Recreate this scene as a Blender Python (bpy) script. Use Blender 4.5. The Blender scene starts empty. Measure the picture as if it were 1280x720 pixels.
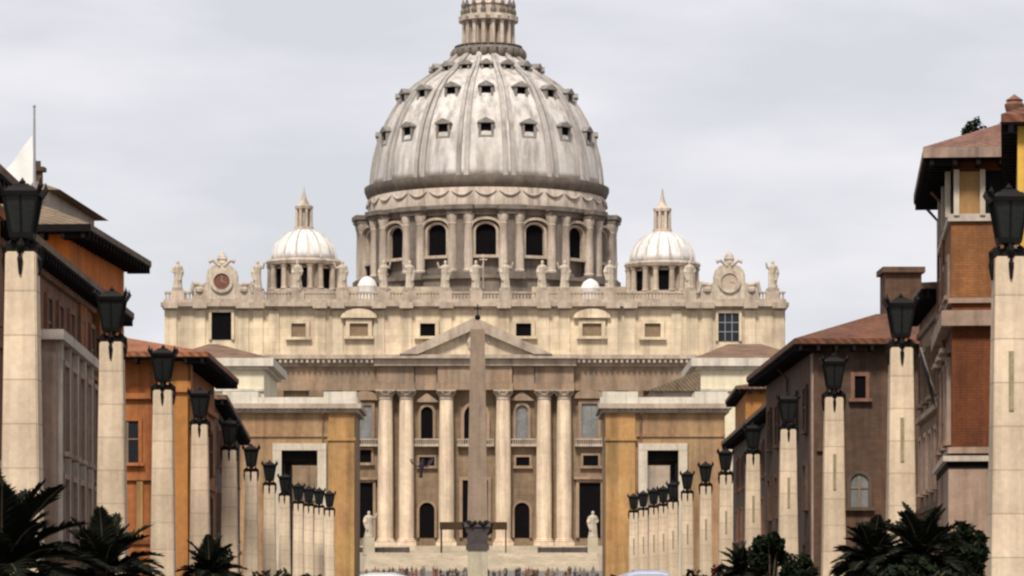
import bpy, bmesh, math, random
from mathutils import Vector, Matrix
random.seed(7)
sc = bpy.context.scene
COL = sc.collection
PI = math.pi
# ------------------------------------------------------------------ camera
F = 4400.0            # focal length in pixels of a 1280 wide picture
HZ = 760.0            # picture row of the horizon (below the frame)
EYE = 1.7
cd = bpy.data.cameras.new('camera'); cam = bpy.data.objects.new('camera', cd); COL.objects.link(cam)
cam.location = (0, 0, EYE); cam.rotation_euler = (PI/2, 0, 0)
cd.sensor_width = 36; cd.lens = F/1280*36; cd.shift_y = (HZ-360)/1280
cd.clip_start = 0.5; cd.clip_end = 6000
sc.camera = cam
# ------------------------------------------------------------------ light
sc.view_settings.view_transform = 'Standard'; sc.view_settings.look = 'None'
sc.view_settings.exposure = 0.2; sc.view_settings.gamma = 1
sc.cycles.filter_width = 2.4
SUN_EL, SUN_AZ = math.radians(52), math.radians(-168)     # sun high behind the camera
w = bpy.data.worlds.new('World'); sc.world = w; w.use_nodes = True
nt = w.node_tree; nt.nodes.clear()
def N(t, typ, **kw):
    n = t.nodes.new(typ)
    for k, v in kw.items(): setattr(n, k, v)
    return n
out = N(nt, 'ShaderNodeOutputWorld'); bg = N(nt, 'ShaderNodeBackground'); bg.inputs[1].default_value = 0.1
sky = N(nt, 'ShaderNodeTexSky', sky_type='NISHITA', sun_disc=False, sun_elevation=SUN_EL, sun_rotation=SUN_AZ)
tc = N(nt, 'ShaderNodeTexCoord'); mp = N(nt, 'ShaderNodeMapping'); mp.inputs['Scale'].default_value = (6, 6, 20)
mp.inputs['Location'].default_value = (1.3, 0.2, 0.5)
nz = N(nt, 'ShaderNodeTexNoise'); nz.inputs['Scale'].default_value = 1.6; nz.inputs['Detail'].default_value = 5; nz.inputs['Roughness'].default_value = .5
rp = N(nt, 'ShaderNodeValToRGB')
e = rp.color_ramp.elements
e[0].position = .36; e[0].color = (6.2, 6.27, 6.62, 1)
e[1].position = .64; e[1].color = (7.75, 7.6, 7.95, 1)
m_ = e.new(.49); m_.color = (6.9, 6.85, 7.25, 1)
mix = N(nt, 'ShaderNodeMix', data_type='RGBA'); mix.inputs[0].default_value = .93
L = nt.links.new
L(tc.outputs['Generated'], mp.inputs[0]); L(mp.outputs[0], nz.inputs[0]); L(nz.outputs[0], rp.inputs[0])
L(sky.outputs[0], mix.inputs[6]); L(rp.outputs[0], mix.inputs[7]); L(mix.outputs[2], bg.inputs[0]); L(bg.outputs[0], out.inputs[0])
sd = bpy.data.lights.new('sun', 'SUN'); sd.energy = 4.2; sd.angle = math.radians(11); sd.color = (1, .935, .83)
so = bpy.data.objects.new('sun', sd); COL.objects.link(so)
so.rotation_euler = Vector((-math.sin(SUN_AZ)*math.cos(SUN_EL), -math.cos(SUN_AZ)*math.cos(SUN_EL), -math.sin(SUN_EL))).to_track_quat('-Z', 'Y').to_euler()
so.location = (0, 0, 60)
# ------------------------------------------------------------------ layout helpers
def wx(px, d): return (px-640)/F*d
def wz(y, d): return EYE+(HZ-y)/F*d
# ------------------------------------------------------------------ mesh helpers
class MB:
    def __init__(s, xf=None): s.v = []; s.f = []; s.m = []; s.xf = xf; s.mi = 0
    def add(s, vs, fs):
        o = len(s.v)
        s.v += [s.xf(*p) if s.xf else tuple(p) for p in vs]
        s.f += [tuple(o+i for i in f) for f in fs]; s.m += [s.mi]*len(fs)
        return s
    def box(s, x0, x1, y0, y1, z0, z1):
        return s.add([(x0,y0,z0),(x1,y0,z0),(x1,y1,z0),(x0,y1,z0),(x0,y0,z1),(x1,y0,z1),(x1,y1,z1),(x0,y1,z1)],
                     [(0,3,2,1),(4,5,6,7),(0,1,5,4),(1,2,6,5),(2,3,7,6),(3,0,4,7)])
    def frustum(s, cx, cy, z0, z1, a0, a1, b0=None, b1=None):
        b0 = a0 if b0 is None else b0; b1 = a1 if b1 is None else b1
        return s.add([(cx-a0,cy-b0,z0),(cx+a0,cy-b0,z0),(cx+a0,cy+b0,z0),(cx-a0,cy+b0,z0),
                      (cx-a1,cy-b1,z1),(cx+a1,cy-b1,z1),(cx+a1,cy+b1,z1),(cx-a1,cy+b1,z1)],
                     [(0,3,2,1),(4,5,6,7),(0,1,5,4),(1,2,6,5),(2,3,7,6),(3,0,4,7)])
    def prism(s, poly, y0, y1):      # poly in (x,z), extruded along y
        n = len(poly)
        vs = [(p[0], y0, p[1]) for p in poly]+[(p[0], y1, p[1]) for p in poly]
        return s.add(vs, [tuple(range(n)), tuple(range(2*n-1, n-1, -1))]+[(i, (i+1) % n, n+(i+1) % n, n+i) for i in range(n)])
    def lathe(s, prof, n=24, c=(0,0,0), ph=0, sx=1, sy=1):
        vs = []; fs = []
        for r, z in prof:
            for k in range(n):
                a = ph+2*PI*k/n
                vs.append((c[0]+sx*r*math.cos(a), c[1]+sy*r*math.sin(a), c[2]+z))
        for j in range(len(prof)-1):
            for k in range(n):
                fs.append((j*n+k, j*n+(k+1) % n, (j+1)*n+(k+1) % n, (j+1)*n+k))
        fs.append(tuple(range(n-1, -1, -1))); fs.append(tuple(range((len(prof)-1)*n, len(prof)*n)))
        return s.add(vs, fs)
    def tube(s, pts, rad, n=8):
        P = [Vector(p) for p in pts]
        if not hasattr(rad, '__len__'): rad = [rad]*len(P)
        vs = []; fs = []
        for i, p in enumerate(P):
            t = (P[min(i+1, len(P)-1)]-P[max(i-1, 0)]).normalized()
            a = t.cross(Vector((0, 0, 1)))
            if a.length < .05: a = t.cross(Vector((0, 1, 0)))
            a.normalize(); b = t.cross(a)
            for k in range(n):
                q = p+(a*math.cos(2*PI*k/n)+b*math.sin(2*PI*k/n))*rad[i]; vs.append(tuple(q))
        for i in range(len(P)-1):
            for k in range(n): fs.append((i*n+k, i*n+(k+1) % n, (i+1)*n+(k+1) % n, (i+1)*n+k))
        fs.append(tuple(range(n-1, -1, -1))); fs.append(tuple(range((len(P)-1)*n, len(P)*n)))
        return s.add(vs, fs)
    def ball(s, c, r, n=12, sx=1, sy=1, sz=1):
        prof = [(max(.002, r*math.sin(PI*i/(n//2+2))), -r*sz*math.cos(PI*i/(n//2+2))) for i in range(n//2+3)]
        return s.lathe(prof, n, c, 0, sx, sy)
    def build(s, name, mat, parent=None, smooth=False, loc=None):
        me = bpy.data.meshes.new(name); me.from_pydata(s.v, [], s.f)
        bm = bmesh.new(); bm.from_mesh(me); bmesh.ops.recalc_face_normals(bm, faces=bm.faces); bm.to_mesh(me); bm.free()
        for m in (mat if isinstance(mat, (list, tuple)) else [mat]): me.materials.append(m)
        me.polygons.foreach_set('material_index', s.m)
        if smooth: me.polygons.foreach_set('use_smooth', [True]*len(s.f))
        o = bpy.data.objects.new(name, me); COL.objects.link(o)
        if parent: o.parent = parent
        if loc: o.location = loc
        return o
def soften(o, angle=40):
    for p in o.data.polygons: p.use_smooth = True
    bm = bmesh.new(); bm.from_mesh(o.data)
    for e in bm.edges:
        if len(e.link_faces) == 2: e.smooth = e.calc_face_angle(0) < math.radians(angle)
    bm.to_mesh(o.data); bm.free(); return o
def fuse(o, voxel):                  # join overlapping pieces of one body into one continuous skin
    m = o.modifiers.new('r', 'REMESH'); m.mode = 'VOXEL'; m.voxel_size = voxel; m.use_smooth_shade = True
    bpy.context.view_layer.update()
    me = bpy.data.meshes.new_from_object(o.evaluated_get(bpy.context.evaluated_depsgraph_get()))
    o.modifiers.clear(); old = o.data; o.data = me
    if not me.materials and old.materials: me.materials.append(old.materials[0])
    return o
def tag(o, label=None, cat=None, group=None, kind=None):
    if label: o['label'] = label
    if cat: o['category'] = cat
    if group: o['group'] = group
    if kind: o['kind'] = kind
    return o
def thing(name, label, cat, loc=(0,0,0), rz=0, group=None):
    o = bpy.data.objects.new(name, None); COL.objects.link(o); o.empty_display_size = .5
    o.location = loc; o.rotation_euler = (0, 0, rz); return tag(o, label, cat, group)
def copy_tree(o, parent=None):
    c = o.copy(); COL.objects.link(c)
    if parent: c.parent = parent
    for ch in list(o.children): copy_tree(ch, c)
    return c
# ------------------------------------------------------------------ materials
def mat(name, col, var=.16, scale=.6, rough=.85, streak=.2, bump=.3, brick=None, dirt=None, spec=.25, metal=0, hue=None, fine=6):
    m = bpy.data.materials.new(name); m.use_nodes = True; t = m.node_tree; t.nodes.clear(); K = t.links.new
    o = N(t, 'ShaderNodeOutputMaterial'); p = N(t, 'ShaderNodeBsdfPrincipled'); K(p.outputs[0], o.inputs[0])
    p.inputs['Roughness'].default_value = rough; p.inputs['Specular IOR Level'].default_value = spec; p.inputs['Metallic'].default_value = metal
    c = N(t, 'ShaderNodeTexCoord')
    def noise(sc3, s, det=5):
        a = N(t, 'ShaderNodeMapping'); a.inputs['Scale'].default_value = sc3; K(c.outputs['Object'], a.inputs[0])
        n = N(t, 'ShaderNodeTexNoise'); n.inputs['Scale'].default_value = s; n.inputs['Detail'].default_value = det; n.inputs['Roughness'].default_value = .62
        K(a.outputs[0], n.inputs[0]); return n.outputs[0]
    def rng(src, a0, a1, b0, b1):
        r = N(t, 'ShaderNodeMapRange'); r.inputs[1].default_value = a0; r.inputs[2].default_value = a1
        r.inputs[3].default_value = b0; r.inputs[4].default_value = b1; K(src, r.inputs[0]); return r.outputs[0]
    def mixc(f, a, b, mode='MIX'):
        x = N(t, 'ShaderNodeMix', data_type='RGBA', blend_type=mode)
        for sock, v in ((x.inputs[0], f), (x.inputs[6], a), (x.inputs[7], b)):
            if isinstance(v, (int, float)): sock.default_value = v
            elif isinstance(v, tuple): sock.default_value = (*v, 1)
            else: K(v, sock)
        return x.outputs[2]
    def mul(a, b):
        x = N(t, 'ShaderNodeMath', operation='MULTIPLY'); K(a, x.inputs[0]); K(b, x.inputs[1]); return x.outputs[0]
    AL = .86                                     # overall stone and paint albedo
    col = tuple(c_*AL for c_ in col)
    if hue: hue = tuple(c_*AL for c_ in hue)
    if dirt: dirt = tuple(c_*AL for c_ in dirt)
    n1 = noise((1,1,1), scale); n2 = noise((1,1,1), scale*fine, 6)
    f = mul(rng(n1, .3, .7, 1-var, 1+var), rng(n2, .3, .7, 1-var*.8, 1+var*.8))
    if streak:
        f = mul(f, rng(noise((1.6,1.6,.09), scale*2.2, 5), .42, .7, 1+streak*.25, 1-streak))
    base = col
    if hue: base = mixc(rng(noise((1,1,1), scale*.8), .4, .62, 0, 1), col, tuple(hue))
    if dirt: base = mixc(rng(noise((1.3,1.3,.35), scale*1.5, 7), .52, .72, 0, .75), base, tuple(dirt))
    g = N(t, 'ShaderNodeCombineColor'); 
    for i in range(3): K(f, g.inputs[i])
    cc = mixc(1.0, base, g.outputs[0], 'MULTIPLY')
    h = n2
    if brick:
        bw, bh, mort, dk = brick
        sp = N(t, 'ShaderNodeSeparateXYZ'); K(c.outputs['Object'], sp.inputs[0])
        ad = N(t, 'ShaderNodeMath', operation='ADD'); K(sp.outputs[0], ad.inputs[0]); K(sp.outputs[1], ad.inputs[1])
        cb = N(t, 'ShaderNodeCombineXYZ'); K(ad.outputs[0], cb.inputs[0]); K(sp.outputs[2], cb.inputs[1])
        b = N(t, 'ShaderNodeTexBrick'); K(cb.outputs[0], b.inputs[0]); b.inputs['Scale'].default_value = 1
        b.inputs['Brick Width'].default_value = bw; b.inputs['Row Height'].default_value = bh; b.inputs['Mortar Size'].default_value = mort
        b.inputs['Color1'].default_value = (1,1,1,1); b.inputs['Color2'].default_value = (.86,.86,.86,1); b.inputs['Mortar'].default_value = (dk,dk,dk,1)
        cc = mixc(1.0, cc, b.outputs[0], 'MULTIPLY')
    K(cc, p.inputs['Base Color'])
    if bump:
        bp = N(t, 'ShaderNodeBump'); bp.inputs['Strength'].default_value = bump; bp.inputs['Distance'].default_value = .15/scale*.1
        K(h, bp.inputs['Height']); K(bp.outputs[0], p.inputs['Normal'])
    return m
def roofmat(name, col, hue, pitch=.35):
    m = mat(name, col, .3, .8, .9, 0, .5, hue=hue, fine=8)
    t = m.node_tree; K = t.links.new
    p = next(n for n in t.nodes if n.type == 'BSDF_PRINCIPLED'); c = next(n for n in t.nodes if n.type == 'TEX_COORD')
    wv = N(t, 'ShaderNodeTexWave', wave_type='BANDS', bands_direction='DIAGONAL'); wv.inputs['Scale'].default_value = 1/pitch*.55
    wv.inputs['Distortion'].default_value = .6; wv.inputs['Detail'].default_value = 1
    K(c.outputs['Object'], wv.inputs[0])
    src = p.inputs['Base Color'].links[0].from_socket
    r = N(t, 'ShaderNodeMapRange'); r.inputs[3].default_value = .62; r.inputs[4].default_value = 1.15; K(wv.outputs[1], r.inputs[0])
    g = N(t, 'ShaderNodeCombineColor')
    for i in range(3): K(r.outputs[0], g.inputs[i])
    x = N(t, 'ShaderNodeMix', data_type='RGBA', blend_type='MULTIPLY'); x.inputs[0].default_value = 1
    K(src, x.inputs[6]); K(g.outputs[0], x.inputs[7]); K(x.outputs[2], p.inputs['Base Color']); return m
M = {}
M['trav'] = mat('travertine', (.50,.41,.31), .14, .12, .85, .3, .3, brick=(2.6,1.15,.05,.8), dirt=(.3,.225,.165))
M['column'] = mat('column_stone', (.70,.565,.405), .12, .25, .8, .35, .3, hue=(.64,.49,.365), dirt=(.48,.36,.27))
M['wallstone'] = mat('shaded_sooty_stone', (.265,.182,.115), .2, .15, .88, .3, .3, brick=(2.4,1.2,.05,.82), dirt=(.15,.108,.082))  # same travertine as the columns, coloured darker for recess shade and soot
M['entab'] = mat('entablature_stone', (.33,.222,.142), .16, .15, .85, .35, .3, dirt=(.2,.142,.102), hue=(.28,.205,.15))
M['attic'] = mat('attic_stone', (.74,.61,.42), .13, .12, .85, .35, .3, brick=(3,1.3,.05,.84), dirt=(.44,.32,.235), hue=(.68,.545,.40))
M['cornice'] = mat('cornice_stone', (.44,.355,.28), .18, .2, .88, .3, .3, dirt=(.22,.165,.135))
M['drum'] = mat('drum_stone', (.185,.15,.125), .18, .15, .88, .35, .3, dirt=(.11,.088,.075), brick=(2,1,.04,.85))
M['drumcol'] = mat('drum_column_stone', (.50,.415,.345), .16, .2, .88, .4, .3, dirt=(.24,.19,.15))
M['lead'] = mat('dome_lead', (.58,.54,.515), .10, .16, .7, .45, .3, hue=(.51,.465,.425), dirt=(.33,.29,.255))
M['leadrib'] = mat('dome_rib_lead', (.40,.365,.34), .14, .15, .7, .35, .3, dirt=(.25,.22,.19))
M['dormer'] = mat('dormer_lead', (.25,.225,.205), .2, .4, .8, .3, .2, dirt=(.16,.14,.125))
M['whitelead'] = mat('pale_lead', (.70,.67,.645), .10, .2, .6, .25, .2)
M['dark'] = mat('dark_opening', (.006,.005,.006), .2, 1, .9, 0, 0, spec=.03)
M['glass'] = mat('window_glass', (.015,.018,.025), .3, .6, .3, 0, .1, spec=.3)
M['dullglass'] = mat('blind_glass', (.19,.19,.185), .25, .5, .5, .2, .1)
M['brownpane'] = mat('brown_shutter', (.22,.15,.09), .2, .8, .7, 0, .1)
M['clockred'] = mat('clock_face_red', (.17,.07,.045), .15, 1, .6, 0, 0)
M['clockpale'] = mat('clock_face_pale', (.46,.36,.28), .15, 1, .6, 0, 0)
M['statue'] = mat('statue_stone', (.50,.42,.335), .2, .5, .88, .3, .2, dirt=(.27,.22,.18))
M['granite'] = mat('obelisk_granite', (.27,.195,.14), .12, .4, .7, .15, .2, dirt=(.17,.125,.10))
M['darkgranite'] = mat('dark_granite', (.07,.055,.055), .2, .8, .6, .1, .2)
M['palegranite'] = mat('pale_pedestal_stone', (.44,.38,.28), .14, .6, .8, .15, .2)
M['bronze'] = mat('dark_bronze', (.008,.007,.007), .3, 3, .6, 0, .1, spec=.12)
M['lampglass'] = mat('smoked_lamp_glass', (.016,.018,.018), .3, 2, .25, 0, 0, spec=.25)
M['lampstone'] = mat('lamp_travertine', (.70,.565,.41), .12, .8, .85, .22, .4, brick=(5,.92,.016,.62), dirt=(.44,.32,.235), hue=(.66,.51,.37), fine=9)
M['moss'] = mat('bronze_inlay', (.30,.25,.15), .3, 3, .8, .2, .2)
M['ochre'] = mat('ochre_render', (.39,.235,.085), .18, .35, .9, .4, .2, dirt=(.26,.16,.075), hue=(.37,.195,.085))
M['ochrewall'] = mat('muted_ochre_render', (.33,.215,.115), .18, .35, .9, .4, .2, dirt=(.21,.14,.09), hue=(.31,.175,.095))
M['ochre2'] = mat('orange_ochre_render', (.42,.22,.085), .18, .35, .9, .4, .2, dirt=(.29,.16,.08), hue=(.40,.245,.10))
M['propstone'] = mat('portal_stone', (.54,.465,.365), .12, .5, .85, .25, .3, dirt=(.46,.38,.30))
M['whitecornice'] = mat('white_cornice_stone', (.62,.56,.47), .12, .4, .85, .3, .3, dirt=(.48,.42,.37))
M['cream'] = mat('cream_render', (.74,.66,.48), .08, .3, .9, .2, .2)
M['orange'] = mat('orange_render', (.62,.165,.03), .16, .5, .9, .3, .2, dirt=(.36,.10,.03), hue=(.58,.18,.04))
M['orange2'] = mat('dull_orange_render', (.29,.10,.034), .2, .5, .9, .45, .2, dirt=(.155,.062,.03), hue=(.34,.125,.04))
M['mauve'] = mat('mauve_brown_render', (.20,.105,.072), .2, .5, .9, .4, .2, dirt=(.10,.06,.05), hue=(.24,.115,.065))
M['greypink'] = mat('grey_pink_stucco', (.34,.25,.20), .18, .6, .9, .45, .2, dirt=(.18,.125,.10), hue=(.37,.25,.185))
M['paletrim'] = mat('pale_trim_stone', (.50,.43,.37), .14, .8, .85, .25, .3)
M['brickred'] = mat('red_brick', (.17,.055,.022), .22, .7, .9, .3, .4, brick=(.32,.09,.012,.68), dirt=(.08,.03,.018))
M['brickupper'] = mat('brown_brick', (.26,.11,.043), .2, .7, .9, .25, .4, brick=(.32,.09,.012,.72), dirt=(.13,.06,.034))
M['brownwall'] = mat('brown_plaster', (.105,.066,.046), .22, .5, .9, .4, .3, brick=(.5,.16,.015,.85), dirt=(.06,.041,.032), hue=(.135,.072,.045))
M['darkwall'] = mat('dark_umber_plaster', (.11,.075,.055), .2, .5, .9, .3, .2, dirt=(.07,.05,.04))
M['tan'] = mat('weathered_tan_render', (.24,.175,.115), .2, .5, .9, .45, .3, dirt=(.13,.095,.07), hue=(.21,.13,.085))
M['yellow'] = mat('yellow_render', (.62,.37,.075), .12, .5, .9, .25, .2)
M['golden'] = mat('golden_render', (.38,.165,.048), .16, .5, .9, .25, .2)
M['rooftan'] = roofmat('weathered_roof_tiles', (.17,.125,.085), (.22,.15,.10))
M['roofred'] = roofmat('red_roof_tiles', (.17,.068,.038), (.12,.055,.036))
M['roofpink'] = roofmat('pinkish_roof_tiles', (.23,.12,.09), (.17,.085,.06))
M['roofterra'] = roofmat('terracotta_roof_tiles', (.30,.115,.055), (.23,.10,.055))
M['roofbrown'] = roofmat('brown_roof_tiles', (.21,.125,.08), (.16,.095,.065))
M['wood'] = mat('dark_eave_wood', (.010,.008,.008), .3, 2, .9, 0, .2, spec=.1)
M['leaf'] = mat('dark_foliage', (.010,.015,.007), .4, 2.5, .8, 0, 0, spec=.08)
M['palmleaf'] = mat('palm_foliage', (.009,.011,.006), .4, 2.5, .8, 0, 0, spec=.08)
M['bark'] = mat('bark', (.09,.065,.045), .3, 3, .9, .2, .5)
M['pinkflower'] = mat('pink_petals', (.42,.11,.16), .25, 5, .8, 0, 0)
M['pot'] = mat('stone_planter', (.34,.28,.22), .2, 1.5, .9, .25, .3)
M['soil'] = mat('planter_soil', (.04,.03,.02), .2, 3, .95, 0, .4)
M['whitepaint'] = mat('white_coach_paint', (.62,.62,.63), .05, .6, .3, .06, 0, spec=.5)
M['bluewhite'] = mat('bluish_white_coach_paint', (.48,.50,.62), .05, .6, .3, .06, 0, spec=.5)
M['rubber'] = mat('tyre_rubber', (.02,.02,.02), .2, 5, .9, 0, .2)
M['steel'] = mat('brushed_steel', (.42,.42,.43), .1, 4, .4, 0, 0, metal=.7)
M['redlens'] = mat('tail_light_lens', (.4,.02,.02), .1, 4, .3, 0, 0, spec=.5)
M['flagwhite'] = mat('white_flag_cloth', (.82,.81,.79), .05, 2, .9, 0, .1)
M['flagdark'] = mat('dark_flag_cloth', (.035,.03,.04), .2, 2, .9, 0, .1)
M['canopy'] = mat('dark_brown_canopy_cloth', (.05,.028,.012), .2, .5, .9, 0, .1)
M['barrier'] = mat('dark_timber_barrier', (.075,.055,.05), .3, .4, .8, .2, .1)
M['feather'] = mat('dark_feathers', (.035,.022,.026), .3, 8, .8, 0, .1)
M['asphalt'] = mat('asphalt', (.05,.05,.052), .2, .8, .9, 0, .4)
M['paving'] = mat('pavement_slabs', (.26,.24,.21), .15, .8, .9, 0, .3)
M['ground'] = mat('cobbled_ground', (.16,.145,.13), .2, .5, .9, 0, .3)
M['steps'] = mat('step_travertine', (.47,.395,.30), .14, .2, .85, .15, .3, dirt=(.43,.35,.27))
M['linewhite'] = mat('road_paint', (.75,.75,.73), .1, 2, .8, 0, .1)

# ------------------------------------------------------------------ ground, road, steps
g = MB(); S = 3000
prof = [(-300,-.06),(335,-.06),(560,7.6),(596,7.6),(900,7.6),(5200,7.6)]
g.add([p for d, z in prof for p in ((-S,d,z),(S,d,z))], [(2*i,2*i+1,2*i+3,2*i+2) for i in range(len(prof)-1)])
tag(g.build('ground', M['ground']), kind='structure')
tag(MB().box(-8.6, 8.6, -60, 334, -.055, 0).build('road', M['asphalt']), kind='structure')
pv = MB()
pv.box(-32, -8.6, -60, 334, -.05, .13); tag(pv.build('pavement', M['paving']), kind='structure')
pv = MB(); pv.box(8.6, 34, -60, 334, -.05, .13); tag(pv.build('pavement', M['paving']), kind='structure')
ln = MB()
for k in range(40): ln.box(-.07, .07, k*8, k*8+3.5, .004, .006)
tag(ln.build('road_markings', M['linewhite']), kind='structure')

# ------------------------------------------------------------------ the basilica
BD, BX, BZ = 650.0, wx(594, 650), wz(683, 650)
B = thing('basilica', 'great domed cream stone basilica with columned front closing the street', 'church', (BX, BD, BZ))
def bx(px, d=BD): return wx(px, d)-BX
def bz(y, d=BD): return wz(y, d)-BZ
st = MB()
nst = 22
for k in range(nst):                      # broad flight of steps in front of the church
    d0 = 596+k*.62; z0 = 8.2+k*(11.2-8.2)/nst
    st.box(wx(456,600), wx(748,600), d0, 640, z0-.3 if k else 6, z0+.15)
st.box(wx(330,640), wx(870,640), 640, 655, 6, BZ-.9)
st.box(bx(205)+BX-4, bx(982)+BX+4, 644.5, 668, 6, BZ)
tag(st.build('steps', M['steps']), kind='structure')

# body
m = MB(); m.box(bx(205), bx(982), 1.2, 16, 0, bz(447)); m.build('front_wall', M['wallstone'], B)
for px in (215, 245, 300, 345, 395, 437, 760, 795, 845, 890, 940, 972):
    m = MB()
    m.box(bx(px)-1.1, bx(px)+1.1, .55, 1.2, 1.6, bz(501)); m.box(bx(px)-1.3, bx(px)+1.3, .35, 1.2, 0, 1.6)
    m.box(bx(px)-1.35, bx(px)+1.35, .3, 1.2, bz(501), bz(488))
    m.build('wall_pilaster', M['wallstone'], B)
# plain aisle body behind the front, and the nave
m = MB(); m.box(bx(330), bx(860), 16, 60, 0, bz(392)); m.box(bx(420, 700), bx(770, 700), 60, 180, 0, bz(372)); m.build('nave_wall', M['trav'], B)
# entablature in bands: architrave, frieze, cornice, stepping forward over the columns
def band(b, y0, y1, pr, x0=205, x1=982): b.box(bx(x0)-pr*.6, bx(x1)+pr*.6, .9-pr, 14, bz(y0), bz(y1))
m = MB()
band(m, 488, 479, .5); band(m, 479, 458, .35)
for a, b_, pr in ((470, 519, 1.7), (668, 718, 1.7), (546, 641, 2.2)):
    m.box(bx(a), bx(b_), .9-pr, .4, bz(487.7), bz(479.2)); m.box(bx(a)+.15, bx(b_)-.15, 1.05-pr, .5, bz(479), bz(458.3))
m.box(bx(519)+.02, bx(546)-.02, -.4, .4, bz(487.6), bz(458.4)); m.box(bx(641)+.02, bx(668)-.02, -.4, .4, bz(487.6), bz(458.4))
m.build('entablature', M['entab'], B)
m = MB()
band(m, 458, 454, .8); band(m, 454, 449, 1.5); band(m, 449, 444, 2.2)
m.box(bx(470)-.3, bx(718)+.3, -1.7, -.02, bz(457.8), bz(449.2)); m.box(bx(466), bx(722), -2.6, -1.28, bz(449), bz(444.3))
m.build('cornice', M['cornice'], B)
m = MB()                                   # dentils
k = bx(207)
while k < bx(980): m.box(k, k+.45, -1.15, -.55 if not bx(466) < k < bx(722) else -1.1, bz(453.8), bz(450)); k += 1.0
m.build('dentil_row', M['cornice'], B)
# pediment
ax, az = bx(594), bz(398); l, r, z0 = bx(500), bx(690), bz(443.8)
ped = MB(); ped.prism([(l+3.2, z0), (r-3.2, z0), (ax, az-2.1)], -1.5, .88); po = ped.build('pediment', M['attic'], B)
q = MB(); dz = 1.15
q.prism([(l, z0), (l+3.4, z0), (ax, az-dz*1.9), (ax, az)], -2.9, .87); q.prism([(r, z0), (ax, az), (ax, az-dz*1.9), (r-3.4, z0)], -2.9, .87)
q.build('raking_cornice', M['cornice'], po)
q = MB(); q.lathe([(.05,-2.3),(1.3,-1.9),(1.7,-.6),(1.5,.9),(.8,1.8),(.9,2.4),(.5,3.1),(.05,3.4)], 14, (ax, -1.5, z0+3.0), 0, 1, .5)
for s_ in (-1, 1): q.tube([(ax+s_*.6,-1.6,z0+4.6),(ax+s_*2.2,-1.6,z0+3.8),(ax+s_*2.6,-1.6,z0+2.1)], [.3,.5,.25], 8)
q.build('coat_of_arms', M['statue'], po)
# attic storey
m = MB(); m.box(bx(205), bx(982), .9, 14, bz(443.5), bz(386)); m.build('attic_wall', M['attic'], B)
for px in (214, 250, 304, 322, 342, 400, 422, 474, 508, 558, 630, 680, 706, 766, 788, 846, 866, 884, 938, 974):
    m = MB(); m.box(bx(px)-.95, bx(px)+.95, .55, .9, bz(441), bz(388)); m.box(bx(px)-1.15, bx(px)+1.15, .42, .9, bz(443.4), bz(441))
    m.build('attic_pilaster', M['attic'], B)
m = MB(); m.box(bx(203), bx(984), .3, 14, bz(386), bz(383)); m.box(bx(201), bx(986), -.5, 14, bz(383), bz(378)); m.box(bx(204), bx(983), .1, 14, bz(378), bz(374.5))
for px in (214, 250, 304, 322, 400, 422, 474, 508, 558, 630, 680, 706, 766, 788, 866, 884, 938, 974): m.box(bx(px)-1.3, bx(px)+1.3, -.85, .1, bz(385.5), bz(378.3))
m.build('attic_cornice', M['cornice'], B)
SX = [222, 322, 372, 428, 480, 512, 557, 595, 632, 678, 706, 762, 862, 966]
m = MB(); zt = bz(364)
m.box(bx(205), bx(982), .6, 1.3, zt-.35, zt)
m.box(bx(205), bx(982), .65, 1.25, bz(374.5), bz(373))
k = bx(206)
while k < bx(981): m.box(k, k+.3, .78, 1.1, bz(373), zt-.35); k += .62
for px in SX+[250, 306, 884, 940]: m.box(bx(px)-1.2, bx(px)+1.2, .4, 2.2, bz(374.4), zt+.15)
m.build('balustrade', M['cornice'], B)
# columns
def column(px):
    cx = bx(px); H0 = 1.4; H1 = bz(500); n = 28
    m = MB(); m.lathe([(1.42, H0), (1.46, H0+(H1-H0)*.3), (1.38, H0+(H1-H0)*.7), (1.26, H1)], n, (cx, -.35, 0))
    c = m.build('column', M['column'], B, True)
    soften(c)
    q = MB(); q.box(cx-1.9, cx+1.9, -2.25, 1.2, 0, .75); q.lathe([(1.8,.75),(1.88,.95),(1.6,1.12),(1.66,1.28),(1.45,1.42)], n, (cx, -.35, 0)); q.build('column_base', M['column'], c)
    q = MB(); zz = H1
    q.lathe([(1.27, zz), (1.4, zz+.12), (1.3, zz+.25), (1.38, zz+.7), (1.62, zz+.85), (1.4, zz+.95), (1.5, zz+1.35), (1.8, zz+1.55)], n, (cx, -.35, 0))
    for k in range(8):
        a = 2*PI*k/8+PI/8; q.tube([(cx+1.3*math.cos(a), -.35+1.3*math.sin(a), zz+.8), (cx+1.65*math.cos(a), -.35+1.65*math.sin(a), zz+1.3), (cx+1.95*math.cos(a), -.35+1.95*math.sin(a), zz+1.35)], [.25,.22,.12], 6)
    q.box(cx-1.8, cx+1.8, -2.1, 1.2, zz+1.55, bz(488)-.01)
    q.build('capital', M['cornice'], c)
for px in (482, 508, 558, 629, 680, 705): column(px)
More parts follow.
